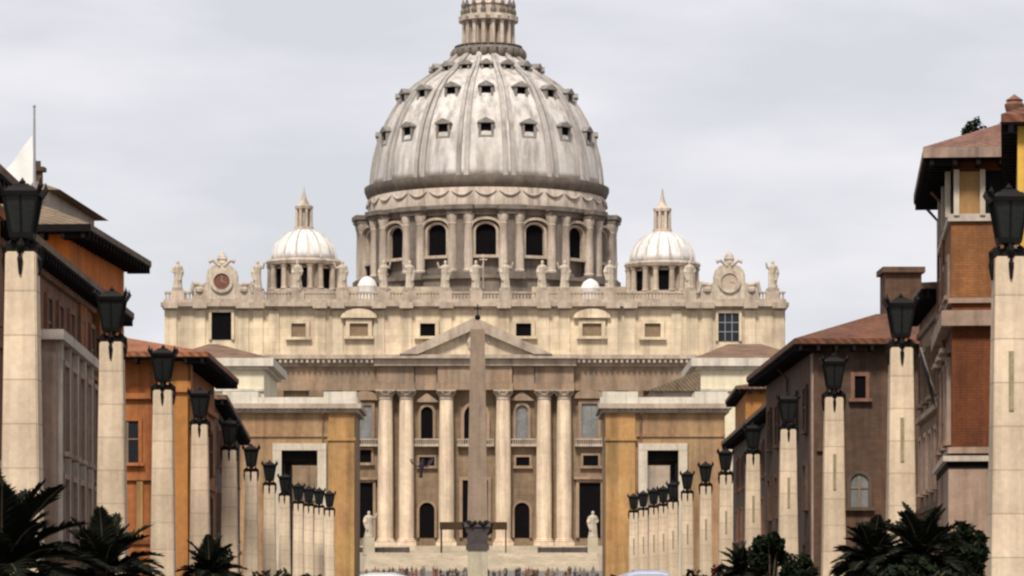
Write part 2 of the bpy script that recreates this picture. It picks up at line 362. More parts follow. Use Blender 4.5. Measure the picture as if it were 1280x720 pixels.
# openings of the front
def opening(px0, px1, y0, y1, ys, fw, pr, pane, frame, kind='window', arch=False, hood=0, sill=True, bars=0, fm='trav'):
    x0, x1, za, zb = bx(px0), bx(px1), bz(y1), bz(y0)
    m = MB(); yo = ys-pr
    if arch:
        r = (x1-x0)/2; cx = (x0+x1)/2; zs = zb-r; K = 12
        m.box(x0-fw, x0, yo, ys, za, zs); m.box(x1, x1+fw, yo, ys, za, zs)
        for k in range(K):
            a, b_ = PI*k/K, PI*(k+1)/K
            m.prism([(cx+r*math.cos(a), zs+r*math.sin(a)), (cx+(r+fw)*math.cos(a), zs+(r+fw)*math.sin(a)), (cx+(r+fw)*math.cos(b_), zs+(r+fw)*math.sin(b_)), (cx+r*math.cos(b_), zs+r*math.sin(b_))], yo, ys)
    else:
        m.box(x0-fw, x0, yo, ys, za, zb); m.box(x1, x1+fw, yo, ys, za, zb); m.box(x0-fw, x1+fw, yo, ys, zb, zb+fw)
    if sill: m.box(x0-fw*1.5, x1+fw*1.5, yo-.25, ys, za-.5, za)
    if hood == 1: m.box(x0-fw*1.6, x1+fw*1.6, yo-.5, ys, zb+fw, zb+fw+.45)
    if hood >= 2:
        cx = (x0+x1)/2; hw = (x1-x0)/2+fw*2.4; zz = zb+fw+.3
        if hood == 2: m.prism([(cx-hw, zz), (cx+hw, zz), (cx, zz+1.7)], yo-.5, ys)
        else: m.prism([(cx+hw*math.cos(PI*k/10), zz+1.7*math.sin(PI*k/10)) for k in range(11)], yo-.5, ys)
    o = m.build(kind, M[fm], B)
    p = MB()
    if arch: p.prism([(x0, za), (x1, za), (x1, zs)]+[(cx+r*math.cos(PI*k/K), zs+r*math.sin(PI*k/K)) for k in range(1, K)]+[(x0, zs)], ys-.12, ys+.2)
    else: p.box(x0, x1, ys-.12, ys+.2, za, zb)
    p.build('doorway_dark_fill' if kind == 'doorway' else 'pane', M[pane], o)  # in doorways a near-black sheet stands in for the shaded interior
    if bars:
        q = MB()
        for k in range(1, bars): q.box(x0+(x1-x0)*k/bars-.06, x0+(x1-x0)*k/bars+.06, ys-.22, ys-.125, za, zb)
        for k in range(1, bars): q.box(x0, x1, ys-.21, ys-.124, za+(zb-za)*k/bars-.06, za+(zb-za)*k/bars+.06)
        q.build('window_bars', M['steel'], o)
    return o
W_ = 1.2
opening(447, 466, 603, 672, W_, .5, .6, 'dark', 'trav', 'doorway', sill=False, hood=1, fm='entab')
opening(448, 464, 506, 549, W_, .6, .5, 'dullglass', 'trav', hood=3, fm='entab')
opening(448, 464, 562, 578, W_, .4, .4, 'dark', 'trav', fm='entab')
opening(524, 543, 628, 672, W_, .45, .5, 'dark', 'trav', 'doorway', arch=True, sill=False, fm='entab')
opening(526, 541, 508, 550, W_, .5, .6, 'dark', 'trav', arch=True, hood=2, fm='entab')
opening(524, 543, 571, 582, W_, .35, .4, 'dark', 'trav', fm='entab')
opening(578, 610, 600, 672, W_, .6, .5, 'dark', 'trav', 'doorway', sill=False, fm='entab')
opening(580, 608, 505, 556, W_, .6, .6, 'dark', 'trav', arch=True, fm='entab')
opening(643, 662, 628, 672, W_, .45, .5, 'dark', 'trav', 'doorway', arch=True, sill=False, fm='entab')
opening(645, 660, 506, 550, W_, .5, .6, 'dullglass', 'trav', arch=True, hood=2, fm='entab')
opening(645, 662, 571, 582, W_, .35, .4, 'dark', 'trav', fm='entab')
opening(724, 751, 603, 672, W_, .6, .6, 'dark', 'trav', 'doorway', sill=False, hood=1, fm='entab')
opening(727, 747, 504, 546, W_, .6, .5, 'dullglass', 'trav', hood=3, fm='entab')
opening(729, 748, 569, 582, W_, .4, .4, 'dark', 'trav', fm='entab')
for a, b_ in ((447, 467), (518, 548), (577, 612), (639, 668), (724, 752)):     # balconies
    m = MB(); m.box(bx(a)-.8, bx(b_)+.8, -.1, W_, bz(558), bz(555)); x = bx(a)-.6
    while x < bx(b_)+.6: m.box(x, x+.18, 0, .2, bz(555), bz(550)); x += .42
    m.box(bx(a)-.8, bx(b_)+.8, -.08, .28, bz(550), bz(548.4))
    m.build('balcony', M['cornice'], B)
A_ = .9
for a, b_, y0, y1, pane, hood in ((364,382,404,421,'brownpane',0),(437,460,404,420,'brownpane',3),(525,544,404,420,'dark',0),(645,664,404,420,'dark',0),(728,752,404,420,'brownpane',3),(806,826,404,421,'brownpane',0)):
    opening(a, b_, y0, y1, A_, .7, .6, pane, 'attic', hood=hood, fm='attic')
opening(264, 289, 390, 424, A_, .5, .5, 'dark', 'attic', fm='attic', sill=False)
opening(898, 924, 391, 426, A_, .5, .5, 'glass', 'attic', fm='attic', sill=False, bars=3)
# clocks
def clock(px, face):
    c0 = bx(px); zb = bz(374); m = MB()
    half = [(4.4,0),(4.4,.9),(3.9,1.2),(4.1,2.0),(3.6,2.8),(2.9,3.2),(2.9,4.4),(2.6,5.4),(1.9,6.1),(1.2,6.4)]
    m.prism([(c0+x, zb+z) for x, z in half]+[(c0-x, zb+z) for x, z in reversed(half)], .5, 2.4)
    for s_ in (-1, 1):
        m.lathe([(.05,-.5),(.75,-.45),(.85,0),(.75,.45),(.05,.5)], 12, (c0+s_*4.1, .6, zb+1.9)); m.tube([(c0+s_*3.4,.5,zb+2.6),(c0+s_*5.2,.5,zb+2.9),(c0+s_*5.7,.5,zb+1.2)], [.4,.6,.3], 8)
        m.tube([(c0+s_*.4,.6,zb+6.2),(c0+s_*1.6,.6,zb+7.2),(c0+s_*2.4,.6,zb+7.0)], [.35,.3,.45], 8)
    ring = [(2.0,-.1),(2.35,-.1),(2.35,.35),(2.0,.35)]
    K = 28
    for k in range(K):
        a, b_ = 2*PI*k/K, 2*PI*(k+1)/K
        m.prism([(c0+1.5*math.cos(a), zb+3.3+1.5*math.sin(a)), (c0+2.1*math.cos(a), zb+3.3+2.1*math.sin(a)), (c0+2.1*math.cos(b_), zb+3.3+2.1*math.sin(b_)), (c0+1.5*math.cos(b_), zb+3.3+1.5*math.sin(b_))], .05, .5)
    m.lathe([(.75,0),(.95,.4),(.85,.9),(1.0,1.2),(.75,1.9),(.35,2.4),(.05,2.6)], 14, (c0, 1.3, zb+6.3))
    o = m.build('clock', M['statue'], B)
    p = MB(); p.prism([(c0+1.49*math.cos(2*PI*k/K), zb+3.3+1.49*math.sin(2*PI*k/K)) for k in range(K)], .3, .52)
    p.build('clock_face', M[face], o)
    h = MB(); h.prism([(c0-.06, zb+3.3), (c0+.06, zb+3.3), (c0+.04, zb+4.5), (c0-.04, zb+4.5)], .22, .28); h.prism([(c0, zb+3.24), (c0+.9, zb+3.0), (c0+.9, zb+3.1), (c0, zb+3.36)], .2, .219)
    h.build('clock_hands', M['cornice'], o)
clock(277, 'clockred'); clock(912, 'clockpale')
# ---- main dome
DD = 768.0; sD = F/DD
dcx = bx(608.5, DD); dcy = DD-BD
C0 = (dcx, dcy, 0)
def dz(y): return bz(y, DD)
def R(hw): return hw/sD
# base block
m = MB(); m.box(dcx-R(175), dcx+R(175), dcy-R(150), dcy+R(150), 5, dz(372)); m.build('crossing_block', M['trav'], B)
def dq(y): return wz(y, DD-21*max(0, min(1, (y-241)/17)))-BZ      # levels read off the near side of the drum
m = MB()
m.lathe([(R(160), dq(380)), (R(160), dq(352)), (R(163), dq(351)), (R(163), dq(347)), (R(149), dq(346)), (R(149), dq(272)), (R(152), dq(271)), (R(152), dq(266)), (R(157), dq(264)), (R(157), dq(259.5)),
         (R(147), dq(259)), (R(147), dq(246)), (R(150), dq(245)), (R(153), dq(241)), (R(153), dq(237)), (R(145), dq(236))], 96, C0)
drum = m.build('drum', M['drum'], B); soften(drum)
m = MB()
m.lathe([(R(148.6), dq(258.8)), (R(148.6), dq(247)), (R(147.5), dq(246.2))], 96, C0)
atb = m.build('drum_attic', M['drumcol'], drum); soften(atb)
for k in range(32):
    a0 = 2*PI*k/32; q = MB(); rr = R(149.4)
    q.tube([(dcx+rr*math.cos(a0+t_*.085), dcy+rr*math.sin(a0+t_*.085), dq(248.5)-1.0*(1-t_*t_)) for t_ in (-1,-.75,-.5,-.25,0,.25,.5,.75,1)], [.12,.2,.27,.32,.34,.32,.27,.2,.12], 6)
    q.build('garland', M['drumcol'], drum, True)
DIRS = [-PI/2+2*PI*k/16 for k in range(16)]
def at(a, r, t=0): # radial frame point
    return (dcx+r*math.cos(a)-t*math.sin(a), dcy+r*math.sin(a)+t*math.cos(a))
def radial(a):
    def f(x, y, z):            # x tangential, y outward, z up
        px, py = at(a, y, x); return (px, py, z)
    return f
for a in DIRS:                      # windows
    m = MB(radial(a)); hw = 2.15; r0 = R(148.6); z0, z1 = dq(322), dq(283); K = 10
    zs = z1-hw*.7
    def ext(pts, ya, yb):
        n = len(pts); m.add([(x, ya, z) for x, z in pts]+[(x, yb, z) for x, z in pts], [tuple(range(n)), tuple(range(2*n-1, n-1, -1))]+[(i, (i+1) % n, n+(i+1) % n, n+i) for i in range(n)])
    m.box(-hw-.55, -hw, r0, r0+1.2, z0, zs); m.box(hw, hw+.55, r0, r0+1.2, z0, zs); m.box(-hw-1.1, hw+1.1, r0, r0+1.5, z0-.6, z0)
    for k in range(K):
        c0_, c1_ = PI*k/K, PI*(k+1)/K
        ext([(hw*math.cos(c0_), zs+hw*.7*math.sin(c0_)), ((hw+.55)*math.cos(c0_), zs+(hw+.3)*.8*math.sin(c0_)), ((hw+.55)*math.cos(c1_), zs+(hw+.3)*.8*math.sin(c1_)), (hw*math.cos(c1_), zs+hw*.7*math.sin(c1_))], r0, r0+1.2)
    for k in range(K):
        c0_, c1_ = PI*k/K, PI*(k+1)/K
        ext([((hw+.7)*math.cos(c0_), zs+.75+1.6*math.sin(c0_)), ((hw+1.25)*math.cos(c0_), zs+.75+2.1*math.sin(c0_)), ((hw+1.25)*math.cos(c1_), zs+.75+2.1*math.sin(c1_)), ((hw+.7)*math.cos(c1_), zs+.75+1.6*math.sin(c1_))], r0, r0+1.9)
    wo = m.build('drum_window', M['cornice'], drum)
    m = MB(radial(a)); ext([(-hw, z0), (hw, z0), (hw, zs)]+[(hw*math.cos(PI*k/K), zs+hw*.7*math.sin(PI*k/K)) for k in range(1, K)]+[(-hw, zs)], r0-.4, r0+.2)
    m.build('window_pane', M['dark'], drum)
    ba = a+PI/16
    m = MB(radial(ba)); r1 = R(163)   # buttress with paired columns
    m.box(-1.5, 1.5, R(147), r1-.6, dq(345), dq(271)); m.box(-2.9, 2.9, R(148), R(167), dq(352), dq(343.5))
    m.box(-2.7, 2.7, R(148), R(165), dq(271.5), dq(266)); m.box(-3.0, 3.0, R(148), R(168), dq(266), dq(260.5))
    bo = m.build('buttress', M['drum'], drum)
    m = MB(radial(ba))
    for s_ in (-1.75, 1.75):
        m.lathe([(1.12, dq(343)), (1.18, dq(341)), (.96, dq(339.5)), (1.0, dq(320)), (.86, dq(284)), (.98, dq(283)), (.88, dq(282)), (1.2, dq(275)), (1.25, dq(272))], 14, (s_, r1-.9, 0))
    bc = m.build('buttress_columns', M['drumcol'], drum); soften(bc)
# shell
sh = [(144.5, 237), (144, 228), (142.5, 215), (140, 200), (136, 185), (131, 170), (124, 155), (115.5, 140), (105, 125), (91, 111), (72, 98), (58, 87), (48, 79), (42, 73)]
def shell_pt(t):
    t = max(0, min(.9999, t))*(len(sh)-1); i = int(t); f = t-i
    return (R(sh[i][0]+(sh[i+1][0]-sh[i][0])*f), dz(sh[i][1]+(sh[i+1][1]-sh[i][1])*f))
m = MB(); m.lathe([(R(h), dz(y)) for h, y in sh]+[(R(38), dz(70))], 128, C0)
dome = m.build('dome', M['lead'], B, True)
m = MB(); m.lathe([(R(146), dz(240)), (R(147.5), dz(238)), (R(147.5), dz(235.5)), (R(144.2), dz(234))], 96, C0); m.build('dome_base_moulding', M['drum'], dome)
for a in DIRS:
    ba = a+PI/16; m = MB()
    K = 26
    for off, wd, hh in ((-.034, .5, .55), (.034, .5, .55)):
        vs = []; fs = []
        for j in range(K+1):
            r, z = shell_pt(j/K); tp = .35+.65*(r/R(144)); r2, z2 = shell_pt(j/K+.02); r1_, z1_ = shell_pt(j/K-.02)
            tx, tz_ = r2-r1_, z2-z1_; ln_ = math.hypot(tx, tz_) or 1; nx, nz_ = tz_/ln_, -tx/ln_
            for dn, sgn in ((-.3, -1), (hh, -1), (hh, 1), (-.3, 1)):
                p = at(ba+off*1.0, r+nx*dn, sgn*wd*tp); vs.append((p[0], p[1], z+nz_*dn))
        for j in range(K):
            for c_ in range(4): fs.append((4*j+c_, 4*j+(c_+1) % 4, 4*j+4+(c_+1) % 4, 4*j+4+c_))
        m.add(vs, fs+[(0,1,2,3), (4*K+3,4*K+2,4*K+1,4*K)])
    m.build('rib', M['leadrib'], dome)
    for y, w2, h2 in ((165, 1.2, 2.7), (119, 1.1, 2.6), (87, .75, 1.45)):   # dormers
        hwp = next(h0+(h1-h0)*(ya-y)/(ya-yb) for (h0, ya), (h1, yb) in zip(sh, sh[1:]) if ya >= y >= yb)
        r = R(hwp); z = wz(y, DD-.85*r)-BZ; m = MB(radial(a))
        hwp = next(h0+(h1-h0)*(za-z)/(za-zb_) for (h0, za), (h1, zb_) in zip([(h_, dz(y_)) for h_, y_ in sh], [(h_, dz(y_)) for h_, y_ in sh[1:]]) if za <= z <= zb_); r = R(hwp)
        rb = r-3.4; rf = r+.55
        m.box(-w2-.4, -w2+.1, rb, rf, z-h2/2-.3, z+h2/2); m.box(w2-.1, w2+.4, rb, rf, z-h2/2-.3, z+h2/2); m.box(-w2+.1, w2-.1, rb, rf, z-h2/2-.3, z-h2/2+.1)
        vs = [(-w2-.7, h2/2), (w2+.7, h2/2), (w2+.5, h2/2+.35), (0, h2/2+1.2), (-w2-.5, h2/2+.35)]; n = len(vs)
        m.add([(x, rb, z+q_) for x, q_ in vs]+[(x, rf+.3, z+q_) for x, q_ in vs], [tuple(range(n)), tuple(range(2*n-1, n-1, -1))]+[(i, (i+1) % n, n+(i+1) % n, n+i) for i in range(n)])
        m.mi = 1; m.box(-w2+.1, w2-.1, rb, rf-.45, z-h2/2+.1, z+h2/2)
        m.build('dormer', [M['dormer'], M['dark']], dome)
# lantern
lcx = bx(610.5, DD)-dcx; LC = (dcx+lcx, dcy, 0)
m = MB(); m.lathe([(R(39.6), dz(62.5)), (R(39.6), dz(61)), (R(24), dz(60)), (R(24), dz(29)), (R(34), dz(28)), (R(36), dz(24)), (R(35), dz(21)), (R(28), dz(20)), (R(27), dz(9)), (R(28.5), dz(8)), (R(27), dz(6)),
      (R(22), dz(3)), (R(14), dz(-14)), (R(7), dz(-34)), (R(4), dz(-44)), (R(1.5), dz(-50))], 48, LC)
lan = m.build('dome_lantern', M['drumcol'], B); soften(lan)
m = MB()
for k in range(32):
    a = 2*PI*k/32; m.box(LC[0]+R(41.5)*math.cos(a)-.12, LC[0]+R(41.5)*math.cos(a)+.12, dcy+R(41.5)*math.sin(a)-.12, dcy+R(41.5)*math.sin(a)+.12, dz(64), dz(60))
m.lathe([(R(40.6), dz(60)), (R(42.4), dz(60)), (R(42.4), dz(59)), (R(40.6), dz(59))], 48, LC)
m.build('lantern_railing', M['drum'], lan)
m = MB(); m.lathe([(R(38), dz(76)), (R(40.5), dz(74)), (R(41), dz(67)), (R(44.5), dz(65.5)), (R(44.5), dz(62.6)), (R(39), dz(62.2))], 64, LC)
soften(m.build('lantern_platform', M['dormer'], lan))
for k in range(24):
    a = 2*PI*(k+.5)/24; r_ = R(42.5); m = MB(); m.ball((LC[0]+r_*math.cos(a), dcy+r_*math.sin(a), dz(70)), 1.0, 8, 1, 1, 1.3); m.build('corbel', M['drum'], lan, True)
for k in range(16):
    a = -PI/2+2*PI*(k+.5)/16
    def lf(x, y, z, a=a): return (LC[0]+y*math.cos(a)-x*math.sin(a), dcy+y*math.sin(a)+x*math.cos(a), z)
    m = MB(lf); m.box(-.55, .55, R(23), R(28), dz(60.5), dz(28)); m.lathe([(.6,dz(61)),(.5,dz(58)),(.42,dz(32)),(.62,dz(28.5))], 10, (0, R(31), 0)); m.box(-.8,.8,R(23),R(37),dz(28.2),dz(22)); m.build('lantern_column', M['drumcol'], lan)
    m = MB(lf); m.lathe([(.5,dz(20.5)),(.65,dz(16)),(.3,dz(12)),(.5,dz(8)),(.05,dz(0))], 8, (0, R(32), 0)); m.build('candelabrum', M['drum'], lan)
for k in range(16):
    a = -PI/2+2*PI*k/16
    def lf(x, y, z, a=a): return (LC[0]+y*math.cos(a)-x*math.sin(a), dcy+y*math.sin(a)+x*math.cos(a), z)
    m = MB(lf); m.box(-.55, .55, R(23.2), R(24.4), dz(56), dz(33)); m.build('lantern_window', M['brownpane'], lan)
m = MB(); m.ball((LC[0], dcy, dz(-57)), 1.25, 14); m.box(LC[0]-.12, LC[0]+.12, dcy-.12, dcy+.12, dz(-52), dz(-88)); m.box(LC[0]-1.6, LC[0]+1.6, dcy-.121, dcy+.121, dz(-76), dz(-78)); m.build('ball_and_cross', M['bronze'], lan)
# ---- side domes
def side_dome(px, dy):
    D = 712.0; s = F/D; cx, cy = bx(px, D), D-BD
    def z(y): return bz(y+dy, D)
    def r(h): return h/s
    c = (cx, cy, 0)
    m = MB(); m.lathe([(r(41), z(326)), (r(40), z(318)), (r(37), z(309)), (r(31), z(300)), (r(22), z(292)), (r(12), z(288)), (r(9), z(287))], 48, c)
    o = m.build('side_dome', M['whitelead'], B, True)
    q = MB()
    for k in range(16):
        a = -PI/2+2*PI*(k+.5)/16; pts = []
        for hh, yy in ((41.4,325),(40.4,318),(37.4,309),(31.4,300),(22.4,292),(12,287.6)): pts.append((cx+r(hh)*math.cos(a), cy+r(hh)*math.sin(a), z(yy)))
        q.tube(pts, [.22,.22,.2,.18,.15,.1], 6)
    q.build('dome_ribs', M['lead'], o)
    q = MB(); q.lathe([(r(36), z(378)), (r(36), z(334)), (r(46), z(333)), (r(48), z(329)), (r(47), z(326.5)), (r(41.5), z(325.5))], 32, c, PI/32)
    d_ = q.build('dome_drum', M['drumcol'], o); soften(d_)
    q = MB()
    for k in range(8):
        a = -PI/2+2*PI*k/8
        for t in (-.16, .16):
            q.lathe([(.75, z(364)), (.6, z(361)), (.52, z(338)), (.8, z(334))], 10, (cx+r(43)*math.cos(a+PI/8+t), cy+r(43)*math.sin(a+PI/8+t), 0))
    q.lathe([(r(47), z(378)), (r(47), z(365)), (r(44), z(364)), (r(36.5), z(363.5))], 32, c)
    q.build('drum_columns', M['cornice'], o)
    for k in range(8):
        a = -PI/2+2*PI*k/8
        def f(x, y, zz, a=a): return (cx+y*math.cos(a)-x*math.sin(a), cy+y*math.sin(a)+x*math.cos(a), zz)
        q = MB(f); q.box(-1.5, 1.5, r(34), r(36.8), z(362), z(338)); q.build('drum_opening', M['dark'], o)
        q = MB(f)
        q.box(-1.9, -1.5, r(34), r(38), z(362), z(338)); q.box(1.5, 1.9, r(34), r(38), z(362), z(338)); q.box(-2, 2, r(34), r(39), z(338), z(336)); q.build('opening_frame', M['cornice'], o)
    q = MB(); q.lathe([(r(12), z(289)), (r(12), z(284)), (r(7), z(283.5)), (r(7), z(262)), (r(11), z(261.5)), (r(11.5), z(258)), (r(7), z(256)), (r(4), z(250)), (r(2), z(243)), (r(.6), z(233))], 20, c)
    for k in range(8):
        a = -PI/2+2*PI*(k+.5)/8; q.lathe([(.33, z(284)), (.28, z(262))], 8, (cx+r(9.5)*math.cos(a), cy+r(9.5)*math.sin(a), 0))
    l_ = q.build('side_dome_lantern', M['drumcol'], o); soften(l_)
side_dome(380, 0); side_dome(828, 3)
for px, y in ((459, 353), (738, 356)):
    D = 700.0; m = MB(); c = (bx(px, D), D-BD, 0); k_ = D/F
    m.lathe([(12*k_, bz(380, D)), (12*k_, bz(y+6, D)), (12.5*k_, bz(y+5, D)), (11.5*k_, bz(y+2, D)), (9*k_, bz(y-3, D)), (5*k_, bz(y-6, D)), (.3, bz(y-7.5, D))], 24, c)
    soften(m.build('small_dome', M['whitelead'], B))
# ---- balustrade statues
def statue(px, label, seed, base, d, h, group, cross=False, name='statue', raise_arm=None, plinth=None):
    rnd = random.Random(seed); s = h/5.7
    t = thing(name, label, 'statue', (wx(px, d), d, base), rnd.uniform(-.4, .4), group)
    m = MB()
    n = 20; prof = [(.95,0),(1.0,.2),(.86,1.0),(.78,2.0),(.72,2.9),(.80,3.7),(.92,4.3),(.80,4.65),(.3,4.85),(.26,5.0)]
    vs = []; fs = []; ph = rnd.uniform(0, 6); lean = rnd.uniform(-.18, .18)
    for r_, z in prof:
        for k in range(n):
            a = 2*PI*k/n; f = 1+(.10*math.sin(5*a+ph+z*.6) if z < 3.6 else .03*math.sin(5*a+ph))
            vs.append((r_*f*math.cos(a)*1.02+lean*math.sin(z/5*PI), r_*f*math.sin(a)*.72, z))
    for j in range(len(prof)-1):
        for k in range(n): fs.append((j*n+k, j*n+(k+1) % n, (j+1)*n+(k+1) % n, (j+1)*n+k))
    fs += [tuple(range(n-1, -1, -1)), tuple(range((len(prof)-1)*n, len(prof)*n))]
    m.add(vs, fs)
    m.ball((lean*.2, -.05, 5.28), .40, 14, .85, 1, 1.15)
    m.ball((lean*.2, -.2, 5.02), .26, 10, .9, 1, 1.2)       # beard
    ra = rnd.random() < .55 if raise_arm is None else raise_arm
    sd_ = rnd.choice((-1, 1))
    if ra: m.tube([(sd_*.75,0,4.35), (sd_*1.25,-.25,4.1), (sd_*1.55,-.5,4.9), (sd_*1.6,-.6,5.3)], [.3,.26,.2,.16], 8)
    else: m.tube([(sd_*.75,0,4.35), (sd_*1.1,-.15,3.5), (sd_*.75,-.7,3.1)], [.3,.27,.18], 8)
    m.tube([(-sd_*.75,0,4.35), (-sd_*1.1,-.1,3.4), (-sd_*.9,-.75,3.2)], [.3,.27,.18], 8)
    m.tube([(-sd_*.7,.1,4.4), (-sd_*.95,-.35,3.0), (-sd_*.5,-.55,1.6), (-sd_*.7,-.4,.6)], [.3,.34,.28,.2], 8)    # hanging cloak
    m.v = [(x*s, y*s, z*s) for x, y, z in m.v]
    o = fuse(m.build('figure', M['statue'], t, True), .085*s)
    if cross:
        q = MB(); q.box(1.45*s,1.65*s,-.75*s,-.55*s,0,6.9*s); q.box(.75*s,2.35*s,-.74*s,-.56*s,5.7*s,5.95*s); q.build('cross', M['statue'], t)
    q = MB()
    if plinth: q.box(-1.1*s,1.1*s,-.95*s,.95*s,-plinth+.3,0); q.box(-1.35*s,1.35*s,-1.2*s,1.2*s,-plinth,-plinth+.3)
    else: q.box(-1.05,1.05,-.8,.8,-.45,0)
    q.build('plinth', M['palegranite'] if plinth else M['cornice'], t)
    return t
zt_w = BZ+bz(364)+.15+.45
labs = ['pale stone statue at the far left end of the church balustrade', 'stone statue on the balustrade just right of the red faced clock', 'stone statue on the balustrade in front of the left small white dome',
 'stone statue on the balustrade between left side dome and small white domelet', 'stone statue on the balustrade in front of the left edge of the drum', 'stone statue on the balustrade, second inside the drum from the left',
 'stone statue on the balustrade just left of the one holding a cross', 'central balustrade statue holding a tall cross above the pediment', 'stone statue on the balustrade just right of the one holding a cross',
 'stone statue on the balustrade above the fifth tall column', 'stone statue on the balustrade above the sixth, rightmost tall column', 'stone statue on the balustrade just right of the right white domelet',
 'stone statue on the balustrade between right side dome and pale faced clock', 'pale stone statue at the far right end of the church balustrade']
for i, px in enumerate(SX): statue(px, labs[i], i*13+5, zt_w, 651.3, 5.2, 'statues along the church balustrade', cross=(px == 595))
statue(741, 'standing stone saint on a pedestal before the tall right doorway', 401, 10.8+3.2, 614, 4.6, 'statues flanking the church steps', name='saint_statue', plinth=3.2)
statue(461, 'standing stone saint on a pedestal before the tall left doorway', 402, 10.8+3.2, 614, 4.6, 'statues flanking the church steps', name='saint_statue', plinth=3.2)
# canopy and barriers on the steps' landing
cz = wz(653, 632); cx0, cx1 = wx(550, 632), wx(634, 632)
t = thing('canopy', 'dark flat roofed canopy standing on the church steps behind the obelisk', 'canopy', ((cx0+cx1)/2, 632, 11.3))
hw = (cx1-cx0)/2; zc = cz-11.3
MB().box(-hw, hw, -3, 3, zc-1.25, zc).build('canopy_roof', M['canopy'], t)
for a in (-1, 1):
    for b_ in (-1, 1): MB().box(a*(hw-.25)-.12, a*(hw-.25)+.12, b_*2.7-.12, b_*2.7+.12, 0, zc-1.25).build('post', M['canopy'], t)
def barrier(px0, px1, d, label):
    x0, x1 = wx(px0, d), wx(px1, d); t = thing('barrier', label, 'barrier', ((x0+x1)/2, d, 11.2), 0, 'dark barriers along the top of the steps')
    h = (x1-x0)/2; MB().box(-h, h, -.1, .1, .25, 1.15).build('panel', M['barrier'], t)
    for s_ in (-h+.3, 0, h-.3): MB().box(s_-.1, s_+.1, -.35, .35, 0, 1.25).build('post', M['barrier'], t)
barrier(447, 512, 618, 'long dark timber barrier at the head of the steps, left of the canopy')
barrier(672, 736, 618, 'long dark timber barrier at the head of the steps, right of the canopy')
# ------------------------------------------------------------------ obelisk
OD = 460.0; ox = wx(597, OD); oz = 4.2
t = thing('obelisk', 'tall tapering brownish granite obelisk in front of the church, cross on top', 'obelisk', (ox, OD, oz))
z1 = wz(654, OD)-oz; z2 = wz(412, OD)-oz; k = OD/F
m = MB(); m.frustum(0, 0, z1, z2, 12.5*k, 8.8*k); m.frustum(0, 0, z2, z2+1.3, 8.8*k, .12); m.build('shaft', M['granite'], t)
m = MB(); m.box(-.07,.07,-.07,.07,z2+1.9,z2+3.3); m.box(-.5,.5,-.065,.065,z2+2.65,z2+2.8); m.ball((0,0,z2+1.6),.38,10); m.build('cross', M['bronze'], t)
for sx_ in (-1, 1):
    for sy_ in (-1, 1):
        m = MB(); m.lathe([(.15,0),(.5,.15),(.55,.5),(.3,.8),(.05,.9)], 10, (sx_*1.15, sy_*1.15, z1-.5)); m.build('bronze_lion', M['bronze'], t, True)
    m = MB(); m.tube([(sx_*1.25,-1.35,z1-.5),(sx_*1.9,-1.3,z1-.1),(sx_*1.75,-1.3,z1-1.1),(sx_*1.3,-1.4,z1-1.6)], [.2,.4,.3,.1], 8); m.build('bronze_eagle', M['bronze'], t, True)
    m = MB(); m.tube([(sx_*.15,-1.75,z1+.2),(sx_*.8,-1.75,z1-.3),(sx_*1.3,-1.7,z1+.1)], [.2,.3,.15], 8); m.build('bronze_garland', M['bronze'], t, True)
m = MB(); m.frustum(0,0,z1-.5,z1-.0,1.75,1.7); m.frustum(0,0,z1-2.7,z1-.5,1.28,1.55); m.box(-1.5,1.5,-1.5,1.5,z1-3.5,z1-2.7); m.build('pedestal', M['darkgranite'], t)
m = MB(); m.box(-1.3,1.3,-1.3,1.3,1.2,z1-3.5); m.box(-2.1,2.1,-2.1,2.1,.5,1.2); m.box(-3.2,3.2,-3.2,3.2,-1,.5); m.build('pedestal_base', M['palegranite'], t)
# ------------------------------------------------------------------ generic street buildings
def window(parent, xf, u0, u1, z0, z1, fw=.16, pr=.12, pane='glass', fm='paletrim', arch=False, sill=True, hood=False, bars=True):
    m = MB(lambda x, y, z: xf(x, -y, z))       # prism/box y axis = -outward
    K = 10
    if arch:
        r = (u1-u0)/2; cx = (u0+u1)/2; zs = z1-r
        m.box(u0-fw, u0, -pr, .02, z0, zs); m.box(u1, u1+fw, -pr, .02, z0, zs)
        for k in range(K):
            a, b_ = PI*k/K, PI*(k+1)/K
            m.prism([(cx+r*math.cos(a), zs+r*math.sin(a)), (cx+(r+fw)*math.cos(a), zs+(r+fw)*math.sin(a)), (cx+(r+fw)*math.cos(b_), zs+(r+fw)*math.sin(b_)), (cx+r*math.cos(b_), zs+r*math.sin(b_))], -pr, .02)
    else:
        m.box(u0-fw, u0, -pr, .02, z0, z1); m.box(u1, u1+fw, -pr, .02, z0, z1); m.box(u0-fw, u1+fw, -pr, .02, z1, z1+fw)
    if sill: m.box(u0-fw*1.6, u1+fw*1.6, -pr-.1, .02, z0-.14, z0)
    if hood: m.box(u0-fw*2, u1+fw*2, -pr-.22, .02, z1+fw+.15, z1+fw+.3)
    o = m.build('window', M[fm], parent)
    p = MB(lambda x, y, z: xf(x, -y, z))
    if arch: p.prism([(u0, z0), (u1, z0), (u1, zs)]+[(cx+r*math.cos(PI*k/K), zs+r*math.sin(PI*k/K)) for k in range(1, K)]+[(u0, zs)], -.03, .05)
    else: p.box(u0, u1, -.03, .05, z0, z1)
    p.build('pane', M[pane], o)
    if bars:
        q = MB(lambda x, y, z: xf(x, -y, z)); uc = (u0+u1)/2
        q.box(uc-.04, uc+.04, -.07, -.031, z0, z1-(.02 if not arch else .1)); q.box(u0, u1, -.065, -.0315, z0+(z1-z0)*.55, z0+(z1-z0)*.55+.06)
        q.build('glazing_bars', M['brownpane'], o)
    return o
